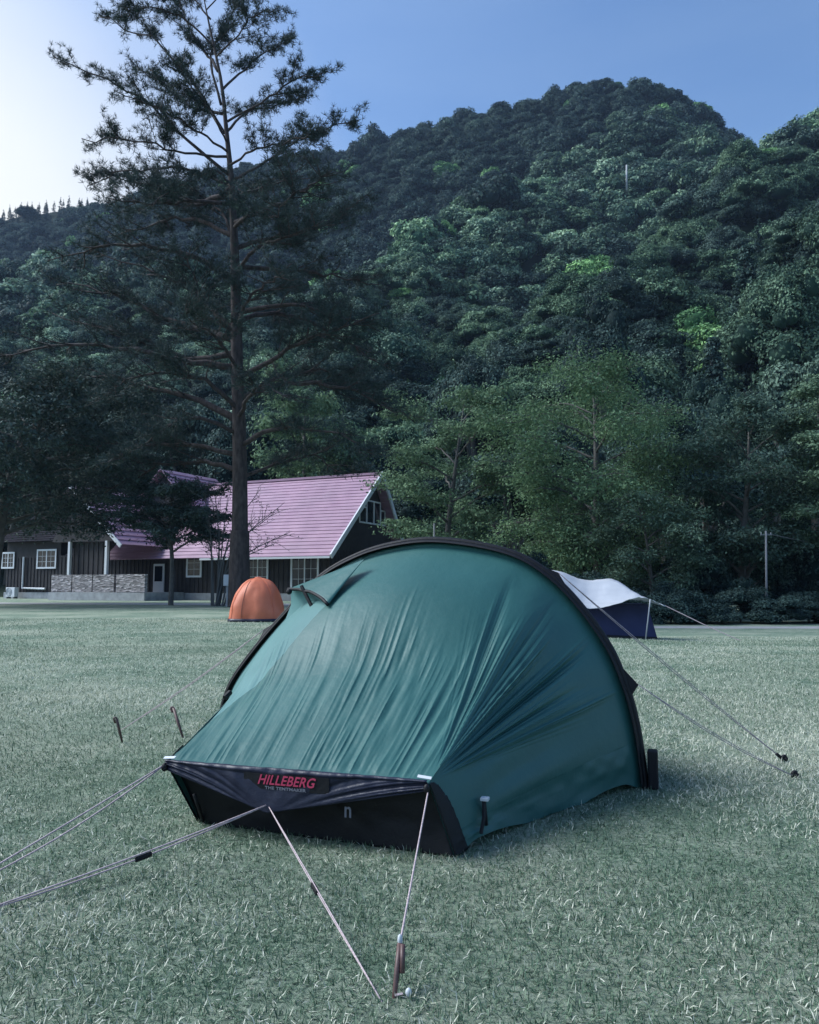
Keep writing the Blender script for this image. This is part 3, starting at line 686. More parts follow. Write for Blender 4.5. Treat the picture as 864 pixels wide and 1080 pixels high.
# barge boards of the right gable, eave fascia, ridge
t = MB()
for (w0, z0), (w1, z1) in (((-.55, EV-.5*sl-.02), (RW, RG+.04)), ((DW+.35, EV-.3*sl2-.02), (RW, RG+.04))):
    a = Hs(-.3, w0, z0); c = Hs(-.3, w1, z1); dd = (c-a)/np.linalg.norm(c-a); t.box((a+c)/2, (np.linalg.norm(c-a), .1, .3), [dd, E1, np.cross(dd, E1)])
t.build('bargeboard', M['wtrim'], house)
t = MB(); hbox(t, -.2, 9.2, -.58, -.5, EV-.5*sl-.12, EV-.5*sl-.0); t.build('gutter', M['wtrim'], house)
def hpx(px, w):   # u coordinate on the front line seen at px (for laying out openings)
    A = (px-432)/F; # (x)/(y) approx
    base = K0+E2*w; return (A*base[1]*1.0-base[0])/(E1[0]-A*E1[1])
def window(u0, u1, z0, z1, w=.44, mull=True, bars=(2, 3), sill=True, arch=False):
    fr = MB(); t_ = .12
    hbox(fr, u0-t_, u1+t_, w-.05, w, z0-t_, z0); hbox(fr, u0-t_, u1+t_, w-.05, w, z1, z1+t_+ (.05 if arch else 0)); hbox(fr, u0-t_, u0, w-.05, w, z0, z1); hbox(fr, u1, u1+t_, w-.05, w, z0, z1)
    if mull: hbox(fr, (u0+u1)/2-.04, (u0+u1)/2+.04, w-.04, w, z0, z1)
    if arch: hbox(fr, u0+.1, u1-.1, w-.052, w-.002, z1+.14, z1+.22)
    f = fr.build('window', M['wtrim'], house)
    g = MB(); hbox(g, u0, u1, w-.012, w-.004, z0, z1); g.build('pane', M['glass'], f)
    bb = MB(); nu, nz_ = bars; segs = [(u0, (u0+u1)/2), ((u0+u1)/2, u1)] if mull else [(u0, u1)]
    for a, c in segs:
        for i in range(1, nu): hbox(bb, a+(c-a)*i/nu-.009, a+(c-a)*i/nu+.009, w-.024, w-.013, z0, z1)
    for i in range(1, nz_): hbox(bb, u0, u1, w-.026, w-.0125, z0+(z1-z0)*i/nz_-.009, z0+(z1-z0)*i/nz_+.009)
    bb.build('glazing_bar', M['wtrim'], f)
for x0, x1, ya, yb, ar, ml in [(335, 309, 589, 622, False, True), (282, 263, 589, 618, False, True), (212, 199, 587, 607, True, False), (59, 41, 581, 598, False, True), (15, 4, 584, 598, False, True)]:
    ua, ub = hpx(x0, .45), hpx(x1, .45); yy = (K0+E1*(ua+ub)/2)[1]+.4
    za = P(0, yb, yy)[2]; zb = P(0, ya, yy)[2]; window(ua, ub, max(.7, za), zb, arch=ar, mull=ml)
# gable window: a triangle-topped pair on the right end wall
gw = MB(); gg = MB()
for a, c, top in ((4.1, 4.95, 1.25), (5.05, 5.95, 1.9), (6.05, 6.9, 1.9), (7.0, 7.6, 1.2)):
    z0 = 5.0; hbox(gw, .33, .4, a-.05, c+.05, z0-.1, z0); hbox(gw, .33, .4, a-.05, a, z0, z0+top*.72); hbox(gw, .33, .4, c, c+.05, z0, z0+top*.72)
    hbox(gw, .33, .4, a-.05, c+.05, z0+top*.72, z0+top*.72+.09); hbox(gg, .385, .395, a, c, z0, z0+top*.72)
f = gw.build('window', M['wtrim'], house); gg.build('pane', M['glass'], f)
ps = lambda x, w=-2.9: hpx(x, w)
crossroof(14.6, 1.6, 7.5, 3.4, 5.2, 8.9, 'roof', barge=False)
crossroof(ps(128, -3.4)+4.5, -3.4, 3.0, 4.1, 3.75, 7.3, 'porch_roof', 12, barge=1, cut=.55)
# porch: stone parapet, plinth, posts, dark boards, door
w = MB()
up = [(ps(155), ps(125)), (ps(122.5), ps(100.5)), (ps(99.5), ps(79)), (ps(78), ps(57))]
for a, c in up: hbox(w, a, c, -3.0, -2.75, .55, 1.62)
w.build('stone_parapet', M['stone'], house)
w = MB(); hbox(w, ps(156.5), ps(56), -3.12, .4, -.1, .5); w.build('porch_floor', M['plinth'], house)
for u in (ps(113), ps(74)):
    w = MB(); hbox(w, u-.09, u+.09, -3.0, -2.82, 1.62, 3.75); w.build('porch_post', M['wtrim'], house)
w = MB(); hbox(w, ps(126), ps(60), -3.0, -2.84, 3.72, 3.95); w.build('porch_beam', M['siding'], house)
w = MB(); hbox(w, ps(112), ps(75), -2.62, -2.56, 1.1, 3.7)
for u in np.arange(ps(112)+.1, ps(75), .42): hbox(w, u, u+.06, -2.66, -2.62, 1.1, 3.7)
w.build('porch_screen', M['siding'], house)
ua, ub = hpx(174, .4), hpx(163, .4)
w = MB(); hbox(w, ua, ub, .36, .44, .5, 2.35); dr = w.build('door', M['wtrim'], house)
g = MB(); hbox(g, ua+.12, ub-.12, .34, .355, 1.2, 2.2); g.build('pane', M['glass'], dr)
w = MB(); w.blob(Hs(ua+.1, .31, 1.3), .04, 6); w.build('handle', M['wire'], dr)
w = MB(); u = hpx(26, .4); w.tube([Hs(u, .36, 3.0), Hs(u, .36, .75), Hs(u-2.3, .36, .7)], .075, 8); w.build('downpipe', M['wtrim'], house)
u = hpx(14, -.2); ac = root('air_conditioner', tuple(Hs(u, -.1, 0)), 'white outdoor air conditioning unit against the left house wall', 'air conditioner')
w = MB(); hbox(w, u-.45, u+.45, -.3, .05, .12, .8); w.build('casing', M['wtrim'], ac, bevel=.02)
w = MB(); c = Hs(u+.12, -.31, .47)
for r_ in (.08, .16, .24, .3): w.tube([c+E1*r_*math.cos(a)+UP*r_*math.sin(a) for a in np.linspace(0, 6.283, 20)], .008, 4)
w.build('fan_grille', M['wire'], ac)
for s in (-.35, .35):
    w = MB(); hbox(w, u+s-.05, u+s+.05, -.28, .03, 0, .12); w.build('foot', M['wire'], ac)

# ------------------------------------------------------------------ tents
M['teal'] = None
def fabric(name, c0, c1, rough=.42, trans=.12, bump=.25, bs=14, sheen=.0, spec=.42):
    m, nt, b = newmat(name); tc = N(nt, 'ShaderNodeTexCoord')
    nz = N(nt, 'ShaderNodeTexNoise', Scale=2.2, Detail=4.0); nt.links.new(tc.outputs['Object'], nz.inputs[0])
    colr = ramp(nt, nz.outputs[0], [(.35, c0), (.65, c1)]); nt.links.new(colr, b.inputs['Base Color'])
    b.inputs['Roughness'].default_value = rough; b.inputs['Specular IOR Level'].default_value = spec
    n2 = N(nt, 'ShaderNodeTexNoise', Scale=float(bs), Detail=5.0, Roughness=.6); nt.links.new(tc.outputs['Object'], n2.inputs[0])
    bp = N(nt, 'ShaderNodeBump', Strength=bump, Distance=.01); nt.links.new(n2.outputs[0], bp.inputs['Height']); nt.links.new(bp.outputs[0], b.inputs['Normal'])
    tr = N(nt, 'ShaderNodeBsdfTranslucent'); nt.links.new(colr, tr.inputs[0]); ms = N(nt, 'ShaderNodeMixShader'); ms.inputs[0].default_value = trans
    nt.links.new(b.outputs[0], ms.inputs[1]); nt.links.new(tr.outputs[0], ms.inputs[2]); nt.links.new(ms.outputs[0], nt.nodes['Material Output'].inputs[0])
    return m
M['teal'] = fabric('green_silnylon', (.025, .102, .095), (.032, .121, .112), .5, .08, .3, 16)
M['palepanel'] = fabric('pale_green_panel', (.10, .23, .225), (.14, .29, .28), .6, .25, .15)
M['navy'] = fabric('dark_navy_fabric', (.009, .011, .028), (.014, .016, .040), .45, .02, .35, 22)
M['black'] = fabric('black_fabric', (.006, .006, .008), (.009, .009, .012), .6, .0, .3, 30, spec=.3)
M['cord'] = simple('pale_red_cord', (.44, .35, .36), .7, nscale=120, namt=.3)
M['white'] = simple('white_webbing', (.55, .57, .6), .6)
M['pink'] = simple('red_print', (.50, .04, .10), .6)
M['grey'] = simple('grey_print', (.16, .16, .19), .6)
M['peg'] = simple('brown_peg', (.10, .055, .05), .5, metal=.0, nscale=40, namt=.3)
TO = np.array([.02, 3.97, 0.]); TL = np.array([.952, -.306, 0]); TN = np.array([.306, .952, 0])   # TL to the right, TN away
ARCH = [(1.09, 0), (1.062, .25), (1.015, .45), (.935, .64), (.767, .869), (.59, 1.015), (.406, 1.085), (.128, 1.127), (-.082, 1.113), (-.287, 1.06), (-.498, .95), (-.713, .745), (-.878, .565), (-1.016, .38), (-1.075, .2), (-1.1, 0)]
AR = spline([(q, 0, z) for q, z in ARCH], 400); dl = np.concatenate([[0], np.cumsum(np.linalg.norm(np.diff(AR, axis=0), axis=1))]); dl /= dl[-1]
def arch(s, out=0.0, n=0.0):
    q = np.interp(s, dl, AR[:, 0]); z = np.interp(s, dl, AR[:, 2])
    if out:
        q2 = np.interp(np.asarray(s)+.003, dl, AR[:, 0])-np.interp(np.asarray(s)-.003, dl, AR[:, 0]); z2 = np.interp(np.asarray(s)+.003, dl, AR[:, 2])-np.interp(np.asarray(s)-.003, dl, AR[:, 2])
        l_ = np.hypot(q2, z2)+1e-9; q = q+out*(z2/l_); z = z+out*(-q2/l_)
    q = np.asarray(q); z = np.asarray(z)
    return TO+q[..., None]*TL+z[..., None]*UP+n*TN
Ae = np.array([.15, 2.72, 0.]); Re = np.array([.063, 2.70, .245]); Le = np.array([-.90, 3.01, .245]); Ce = np.array([-.80, 3.11, 0.]); Me = P(283, 850, 2.86)
tent = root('green_tent', tuple(TO), 'large green single-arch tent with black end panel, pitched in the foreground', 'tent')
SR, SL = .285, .74
def endcurve(s):
    s = np.asarray(s, float)[..., None]; f1 = np.clip(s/SR, 0, 1); f2 = np.clip((s-SR)/(SL-SR), 0, 1); f3 = np.clip((s-SL)/(1-SL), 0, 1)
    return np.where(s < SR, Ae+(Re-Ae)*f1**.8, np.where(s < SL, Re+(Le-Re)*f2, Le+(Ce-Le)*f3**1.2))
def shell(mirror=False):
    ns, nt_ = 1100, 320
    s = np.linspace(0, 1, ns)[:, None]; t = np.linspace(0, 1, nt_)[None]
    s_ = s+0*t; t_ = t+0*s
    a = arch(s_, out=-.012); e = endcurve(s_)
    p = e+(a-e)*t_[..., None]
    # tensioned saddle: sag the middle inwards, a little rounding towards the arch
    bulge = np.sin(math.pi*t_)*(-.035)+.06*np.sin(math.pi*np.clip((t_-.35)/.65, 0, 1))**2*np.exp(-((s_-.5)/.25)**2)
    du = np.gradient(p, axis=0); dv = np.gradient(p, axis=1); nn = np.cross(dv, du); nn /= np.linalg.norm(nn, axis=2)[..., None]+1e-9
    c = TO+TN*-.5+UP*.4; sg = np.sign(np.sum((p-c)*nn, axis=2)); nn *= sg[..., None]
    h = bulge
    # pleats rising from the end hem
    Lt = np.linalg.norm(a-e, axis=2); dist = t_*Lt
    ph = (s_-SR)/(SL-SR)*.98                       # metres along the hem
    slant = ph-dist*.05
    patch = .5+.5*vnoise2(ph*5+dist*1.3, dist*2.4, 12)
    env = sstep(.0, .06, dist)*(1-sstep(.45, 1.0, dist+.28*vnoise1(ph*11, 3)))*sstep(-.03, .04, ph)*(1-.3*sstep(.9, 1.1, ph))
    def ridge(x, seed): 
        v = vnoise1(x, seed); return 1-np.sqrt(np.abs(v)+.02)*1.6
    brk = .35+.75*sstep(-.5, .6, vnoise2(slant*13+2, dist*4.2, 33)); brk2 = sstep(-.25, .55, vnoise2(slant*22+7, dist*6.5, 34))
    pl = .0030*vnoise1(slant*13, 14)+.0034*ridge(slant*27+3, 15)*brk+.0030*ridge(slant*58, 16)*brk2+.0013*vnoise1(slant*95, 27)*brk
    short = .0032*vnoise2(slant*46, dist*5.5, 17)*sstep(.1, .55, patch)
    h = h+env*(pl*(.4+patch)*1.25+short*1.3)
    fine = .0022*vnoise2(slant*38+5, dist*4.2, 18)*sstep(.35, .8, .5+.5*vnoise2(ph*4, dist*3, 19))*sstep(.02, .1, dist)*(1-sstep(.9, 1.15, dist))*sstep(-.1, .1, ph)
    h = h+fine
    # fan of folds from the right corner
    v = p-Re; rho = np.linalg.norm(v, axis=2); th = np.arctan2(v@UP, v@TL)
    fenv = sstep(.03, .22, rho)*(1-sstep(.75, 1.22, rho+.2*vnoise1(th*9, 21)))*sstep(.12, .35, th)*(1-sstep(1.15, 1.75, th))
    fan = .017*vnoise1(th*15+.4, 22)+.013*ridge(th*22+4, 23)+.006*ridge(th*47, 28)+.003*vnoise1(th*80, 24)
    h = h+fenv*fan*np.clip(rho*1.9, .15, 1)
    # long soft folds low on the right side panel, plus slack near the ground hem
    side = sstep(-.3, -.02, -ph)*sstep(.1, .5, dist)*(1-sstep(.9, 1.0, t_))
    h = h+side*.012*vnoise2(s_*26, dist*1.4+s_*4, 25)+.004*vnoise2(s_*60, dist*14, 26)*(s_ < .06)
    h = h*sstep(0, .02, t_) * (1-.9*sstep(.96, 1, t_))
    p = p+nn*h[..., None]
    hem = np.exp(-(s_/.03)**2)*(.015+.02*np.sin(dist*7))*sstep(0, .1, t_)*(1-sstep(.9, 1, t_)); p[..., 2] += hem
    p[..., 2] = np.maximum(p[..., 2], .004)
    if mirror:
        rel = p-TO; k = rel@TN; p = p-2*k[..., None]*TN
    return p, s, t
p, s_g, t_g = shell()
def submesh(mask_s, name, mat, gd, label=None):
    i0, i1 = mask_s; b_ = MB(); b_.grid(gd[i0:i1+1]); return b_.build(name, mat, tent, smooth=True, solid=.0015, label=label)
si = lambda s: int(round(s*(len(p)-1)))
def split_shell():
    a, b2 = p.shape[:2]; i = np.arange(a-1)[:, None]; j = np.arange(b2-1)[None]; sc = (i+.5)/(a-1); tc_ = (j+.5)/(b2-1)
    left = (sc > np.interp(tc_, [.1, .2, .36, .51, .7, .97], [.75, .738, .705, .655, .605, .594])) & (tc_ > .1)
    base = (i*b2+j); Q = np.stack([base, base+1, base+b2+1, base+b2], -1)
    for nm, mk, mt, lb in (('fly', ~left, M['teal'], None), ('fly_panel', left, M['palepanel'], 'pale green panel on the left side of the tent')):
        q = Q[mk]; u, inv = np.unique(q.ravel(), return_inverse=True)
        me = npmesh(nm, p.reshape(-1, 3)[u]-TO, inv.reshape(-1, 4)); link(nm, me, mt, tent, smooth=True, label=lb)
split_shell()
pb, _, _ = shell(True)
b_ = MB(); b_.grid(pb[::6, ::5]); b_.build('rear_fly', M['teal'], tent, smooth=True)
# pole sleeve: flattened black tube over the arch with small flange
ss = np.linspace(0, 1, 120); b_ = MB()
rows = []
for a_ in np.linspace(0, 2*math.pi, 9):
    rows.append(arch(ss, out=.002+.016*math.sin(a_)) + TN*(.028*math.cos(a_)))
b_.grid(np.array(rows)); b_.build('pole_sleeve', M['black'], tent, smooth=True)
b_ = MB(); fl = np.array([arch(ss, out=.0, n=-.03), arch(ss, out=-.012, n=-.05)]); b_.grid(fl); b_.build('sleeve_flange', M['black'], tent, smooth=True, solid=.002)
# foot pocket and strap at the right pole end
for s, sg in ((0., 1), (1., -1)):
    b_ = MB(); c = arch(np.array(s))
    b_.box(c+TL*sg*.035+UP*.085+TN*-.01, (.045, .055, .17), [TL, TN, UP]); b_.build('pole_pocket', M['black'], tent, bevel=.008)
# guy tabs (triangles) on the sleeve
TABS = [(.135, 1), (.30, 1), (.79, -1)]
tabpts = []
for s, sg in TABS:
    a = arch(np.array(s-.018), out=.014); c = arch(np.array(s+.018), out=.014); tip = arch(np.array(s), out=.035 if s != .135 else .065)+UP*(.0 if s != .135 else -.03)
    b_ = MB(); b_.add([a+TN*.012, c+TN*.012, tip, a-TN*.012, c-TN*.012], [(0, 1, 2), (3, 2, 4), (0, 3, 4, 1), (0, 2, 3), (1, 4, 2)]); b_.build('guy_tab', M['black'], tent); tabpts.append(tip)
# hood band over the end
def tri_band():
    n = 90; m_ = 34; rows = []
    out = -TN
    for i in range(n+1):
        f_ = i/n; top = Le+(Re-Le)*f_+UP*.014
        low = Le*(1-f_/.42)+Me*(f_/.42) if f_ < .42 else Me*(1-(f_-.42)/.58)+Re*((f_-.42)/.58)
        low = low-UP*.022
        r_ = []
        for j in range(m_+1):
            g = j/m_; q = top*(1-g)+low*g
            am = math.sin(math.pi*g)**.7
            # creases converging on the middle tip
            ang = math.atan2(f_-.42, 1.12-g)
            h = .009*am*vnoise1(np.array(ang*9+2), 41)+.004*am*vnoise1(np.array(ang*24), 42)+.004*vnoise1(np.array(f_*60), 43)*(1-g)
            h = float(h)*(1-.8*math.exp(-((f_-.47)/.16)**4)*(g > .1))
            if g < .18: h += .006*math.sin(math.pi*g/.18)
            r_.append(q+out*(.012+float(h)))
        rows.append(r_)
    b_ = MB(); b_.grid(np.array(rows)); return b_.build('hood_band', M['navy'], tent, smooth=True, solid=.002)
tri_band()
for c0, dx in ((Le, 1), (Re, -1)):
    b_ = MB(); d = (Re-Le)/np.linalg.norm(Re-Le)*dx
    b_.grid([[c0-d*.012+UP*.016-TN*.012, c0+d*.036+UP*.020-TN*.012], [c0-d*.012+UP*.022+TN*.0, c0+d*.036+UP*.026+TN*.0]]); b_.build('webbing', M['white'], tent, solid=.002)
    b_ = MB(); b_.blob(c0-UP*.012-TN*.02, np.array([.011, .011, .016]), 8); b_.build('corner_grommet', M['black'], tent, smooth=True)
# black end panel from hood to ground, with side gussets
rows = []
for i in range(61):
    f_ = i/60; top = Le+(Re-Le)*f_+TN*.03; bot = Ce+(Ae-Ce)*f_; rr = []
    for j in range(31):
        g = j/30; q = top*(1-g)+bot*g; rr.append(q+TN*(.015*math.sin(math.pi*g)+.006*float(vnoise2(np.array(f_*14), np.array(g*5), 51))*math.sin(math.pi*g)))
    rows.append(rr)
b_ = MB(); b_.grid(np.array(rows)); b_.build('end_panel', M['black'], tent, smooth=True, solid=.002)
# dark gusset wrapping onto the right side below the corner
b_ = MB(); g0 = si(.0); g1 = si(SR)
gp = p[g0:g1+1, :26].copy(); gp = gp-TN*0
vv = np.array([[gp[i, j]+(TL*.004-TN*.004+UP*.001) for j in range(int(2+20*(1-(i/(g1-g0)))**.7)+1)][:1]*1 for i in range(0)])
rows = []
for i in range(g0, g1+1, 5):
    wj = max(2, int(16*(1-(i/(g1+.001))**2)**.5)); base_ = p[i, np.linspace(0, wj*1.25, 6).astype(int)]
    rows.append(base_+TL*.005-TN*.003)
b_.grid(np.array(rows)); b_.build('corner_gusset', M['black'], tent, smooth=True, solid=.002)
b_ = MB(); b_.grid(np.array([p[i, np.linspace(0, 30, 8).astype(int)]-TL*.006-TN*.004 for i in range(si(SL), len(p), 5)])); b_.build('corner_gusset', M['black'], tent, smooth=True, solid=.002)
# vent hood near the upper left of the arch
def vent():
    tip = P(384, 590, 3.86); l1 = P(304, 622, 3.98); l2 = P(346, 637, 3.66)
    rows = []
    for i in range(25):
        f_ = i/24; a = tip*(1-f_)+l1*f_; c = tip*(1-f_)+l2*f_; r_ = []
        for j in range(17):
            g = j/16; q = a*(1-g)+c*g+UP*(.022*math.sin(math.pi*g)*f_+.006*float(vnoise1(np.array(g*7+f_), 61))*f_); r_.append(q)
        rows.append(r_)
    rows = np.array(rows); b_ = MB(); b_.grid(rows); b_.build('vent_hood', M['teal'], tent, smooth=True, solid=.002)
    b_ = MB(); b_.tube(rows[-1], .008, 8); b_.build('vent_trim', M['black'], tent, smooth=True)
    # mesh wall below the lip and prop strap
    lo1 = P(296, 655, 3.98); lo2 = P(336, 650, 3.74); low = lo1[None]+(lo2-lo1)[None]*np.linspace(0, 1, 17)[:, None]+TN*.05
    b_ = MB(); b_.grid(np.array([rows[-1]+TN*.03-UP*.008, (rows[-1]+low)/2+TN*.05, low])); b_.build('vent_mesh', M['palepanel'], tent, smooth=True)
    b_ = MB(); b_.tube([P(318, 618, 3.85), P(330, 642, 3.80)], .009, 6); b_.build('vent_strap', M['black'], tent)
    b_ = MB(); b_.blob(P(305, 624, 3.93), .015, 6); b_.build('vent_toggle', M['black'], tent)
vent()
# zip toggle on the pale panel, loop strap on the side panel
b_ = MB(); b_.tube([P(237, 736, 3.55), P(243, 730, 3.58)], .012, 6); b_.build('panel_toggle', M['black'], tent)
b_ = MB(); q0 = p[si(.07), 40]; o_ = (TL*.9-TN*.45)
b_.tube(spline([q0+o_*.03-UP*.05, q0+o_*.035+TN*.03+UP*.0, q0+o_*.03+TN*.05+UP*.05, q0+o_*.035+TN*.07-UP*.04], 14), .007, 6); b_.build('hem_strap', M['black'], tent)
b_ = MB(); b_.box(q0+o_*.035+TN*.05+UP*.055, (.03, .03, .012), [TL, TN, UP]); b_.build('strap_clip', M['white'], tent, bevel=.003)
# lettering on the hood band
def text(body, size, mat, org, xdir, up, parent, name, shear=.0, off=0.0, sx=1.0):
    cu = bpy.data.curves.new('txt', 'FONT'); cu.body = body; cu.size = size; cu.shear = shear; cu.offset = off; cu.extrude = .0008; cu.align_x = 'CENTER'; cu.align_y = 'CENTER'; cu.space_character = 1.04
    tmp = bpy.data.objects.new('tmp', cu); COL.objects.link(tmp); bpy.context.view_layer.update()
    me = bpy.data.meshes.new_from_object(tmp.evaluated_get(bpy.context.evaluated_depsgraph_get())); bpy.data.objects.remove(tmp)
    n_ = len(me.vertices); co = np.zeros(n_*3); me.vertices.foreach_get('co', co); co = co.reshape(-1, 3); zz = np.cross(xdir, up)
    W = org+co[:, :1]*sx*xdir+co[:, 1:2]*up+co[:, 2:3]*zz-ORG[parent.name]
    me.vertices.foreach_set('co', W.ravel().astype(np.float32)); me.materials.clear(); me.update(); return link(name, me, mat, parent)
xd = (Re-Le)/np.linalg.norm(Re-Le); upd = np.cross(-TN, xd); upd = np.array([0, 0, 1.])
pc = (Le*.57+Re*.43)-TN*.026+UP*(-.030)
pc = P(301, 826, 2.835)
b_ = MB(); b_.box(pc+TN*.004, (.33, .004, .054), [xd, TN, upd]); b_.build('logo_patch', M['black'], tent)
text('HILLEBERG', .046, M['pink'], pc-TN*.0005+UP*.005, xd, upd, tent, 'logo_lettering', .35, .0007, .95)
text('THE TENTMAKER', .014, M['grey'], pc-TN*.0005-UP*.021, xd, upd, tent, 'logo_subline', 0, .0004, 1.4)
text('n', .075, M['grey'], P(367, 855, 2.80), xd, upd, tent, 'panel_emblem', 0, .001, .8)
# guy lines with sliders
def guy(a, b_pt, sag=.01, r_=.0026, slider=None, twin=0):
    w = MB(); a = np.asarray(a); b_pt = np.asarray(b_pt); n_ = 14
    for k in range(2 if twin else 1):
        off = UP*(twin*k); c = np.array([a*(1-f_)+b_pt*f_-UP*sag*math.sin(math.pi*f_)+off*math.sin(math.pi*min(1, f_*1.0)) for f_ in np.linspace(0, 1, n_)]); w.tube(c, r_, 6)
    o = w.build('guyline', M['cord'], tent, smooth=True)
    if slider is not None:
        f_ = slider; c = a*(1-f_)+b_pt*f_-UP*sag*math.sin(math.pi*f_); d = (b_pt-a)/np.linalg.norm(b_pt-a); s = np.cross(d, UP); s /= np.linalg.norm(s)
        w = MB(); w.box(c, (.055, .012, .016), [d, s, np.cross(d, s)]); w.build('slider', M['black'], o, bevel=.004)
pegc = G(403, 1057); guy(Me, pegc, .006, .0017, .53, .008)
pegr = G(416, 1052); pegtop = P(422, 995, pegr[1]+.05)
guy(Re-UP*.02, pegtop, .0, .0026)
gl = G(-60, 975); guy(Me+UP*.005, gl, .02, .0026, .45, .012)
gl2 = G(-80, 958); guy(Le, gl2, .03, .0028, None, .028)
pr1 = G(829, 803); pr2 = G(840, 820)
guy(tabpts[1], pr1, .02, .002, .97, .012); guy(tabpts[0], pr2, .03, .002, None, .010)
pl1 = G(126, 782); guy(tabpts[2], pl1+UP*.06, .02, .002, None, .008)
# pegs: each one a thing
def peg(top, foot, label, r_=.008, hook=True, mat='peg', cl=None):
    foot = np.asarray(foot); top = np.asarray(top); t = root('tent_peg', tuple(foot), label, 'tent peg', 'pegs holding the green tent')
    d = (top-foot); d /= np.linalg.norm(d); w = MB(); w.tube([foot-d*.06, (foot+top)/2, top], [r_*.5, r_, r_], 8); w.build('shaft', M[mat], t, smooth=True)
    if hook:
        s = np.array([-1., 0, 0]); w = MB(); w.tube(spline([top-d*.004, top+d*.008+s*.004, top+s*.016, top-d*.028+s*.014], 9), r_*.7, 7); w.build('hook', M[mat], t, smooth=True)
    return t
pg = peg(pegtop, pegr, 'brown peg tied to the right corner line, standing in front', .007, False)
w = MB(); w.tube([pegr*.55+pegtop*.45+np.array([.012, -.004, 0]), pegtop+np.array([.006, -.004, 0])], .006, 8); w.build('tension_strut', M['peg'], pg, smooth=True)
w = MB(); w.blob(pegtop+UP*.008, np.array([.006, .006, .012]), 8); w.build('cord_lock', M['white'], pg, smooth=True)
w = MB(); st = root('cord_toggle', tuple(G(431, 1053)), 'small pale round toggle lying by the front peg', 'toggle')
w.blob(G(431, 1053)+UP*.012, np.array([.007, .006, .010]), 10); w.build('disc', M['white'], st, smooth=True)
w = MB(); w.tube([G(431, 1053)+np.array([-.03, 0, .006]), G(431, 1053)+np.array([-.012, 0, .01])], .003, 5); w.build('loop', M['cord'], st)
peg(P(123, 758, G(129, 783)[1]-.05), G(129, 783), 'dark hooked peg left of the tent, leaning away from it', .008)
peg(P(183, 747, G(193, 776)[1]), G(193, 778), 'dark straight peg close to the left edge of the tent', .009)
peg(P(205, 838, 3.02), G(215, 868), 'dark short strut peg under the left hood corner', .007, False, 'black')
peg(pr1+UP*.02, pr1, 'black peg head at the upper right guy line end', .012, True, 'black')
peg(pr2+UP*.018, pr2, 'black peg head at the lower right guy line end', .013, True, 'black')
peg(gl+UP*.04, gl, 'peg of the front left guy line at the frame edge', .008); 

# ---- small orange dome tent
def orange():
    c = G(273, 656); c[1] += .6; c[0] = (273-432)/F*c[1]; Rw = .66; Hh = 1.06
    t = root('orange_tent', tuple(c), 'small orange dome tent pitched at the foot of the pine', 'tent')
    m = fabric('orange_nylon', (.62, .17, .085), (.72, .22, .12), .55, .2, .3, 8); rows = []
    n = 64; k = 30
    for i in range(k+1):
        g = i/k; r_ = []
        for j in range(n+1):
            a = 2*math.pi*j/n; sq = 1/(abs(math.cos(a))**4+abs(math.sin(a))**4)**.25
            rad = Rw*(math.cos(g*math.pi/2)**.72)*(1+(sq-1)*(1-g))
            seam = .004*abs(math.sin(2*(a-.5)))**.5*math.sin(math.pi*g)
            h = .03*float(vnoise2(np.array(a*2.2), np.array(g*3.5), 71))+.012*float(vnoise2(np.array(a*5+g*6), np.array(g*7-a*2), 72))
            r_.append(c+np.array([math.cos(a)*(rad-seam+h), math.sin(a)*(rad-seam+h)*1.15, .05+Hh*math.sin(g*math.pi/2)**1.04-.05*(1-abs(math.cos(2*a)))*math.sin(math.pi*g)]))
        rows.append(r_)
    b_ = MB(); b_.grid(np.array(rows)); b_.build('canopy', m, t, smooth=True)
    rows0 = np.array(rows)
    b_ = MB(); q = rows0[0].copy(); q2 = q.copy(); q2[:, 2] = .0; q[:, 2] += .03; b_.grid(np.array([(q-c)*[1.02, 1.02, 1]+c, (q2-c)*[1.03, 1.03, 1]+c])); b_.build('base_band', M['navy'], t, smooth=True, solid=.01)
    for a0 in (0, 1):
        js = [int(n*(.125+.25*a0)), int(n*(.625+.25*a0))]; line = np.concatenate([rows0[:, js[0]], rows0[::-1, js[1]]]); line = (line-c)*1.012+c
        b_ = MB(); b_.tube(line, .006, 6); b_.build('pole', m, t, smooth=True)
    b_ = MB(); line = rows0[:24, int(n*.70)]; b_.tube((line-c)*1.01+c, .005, 5); b_.build('zip', M['peg'], t)
    b_ = MB(); b_.blob(c+np.array([0, 0, Hh+.05]), np.array([.10, .10, .03]), 8); b_.build('vent_cap', m, t, smooth=True)
orange()
w = MB(); c = P(240, 617, 35.2); bx_ = root('meter_box', (c[0], c[1], 0), 'small pale box on a post left of the pine trunk', 'box')
w.box(P(240, 612, 35.2), (.32, .2, .5)); w.build('casing', M['wtrim'], bx_, bevel=.02); w = MB(); w.tube([np.array([c[0], c[1], 0]), P(240, 616, 35.2)], .05, 8); w.build('post', M['concrete'], bx_)

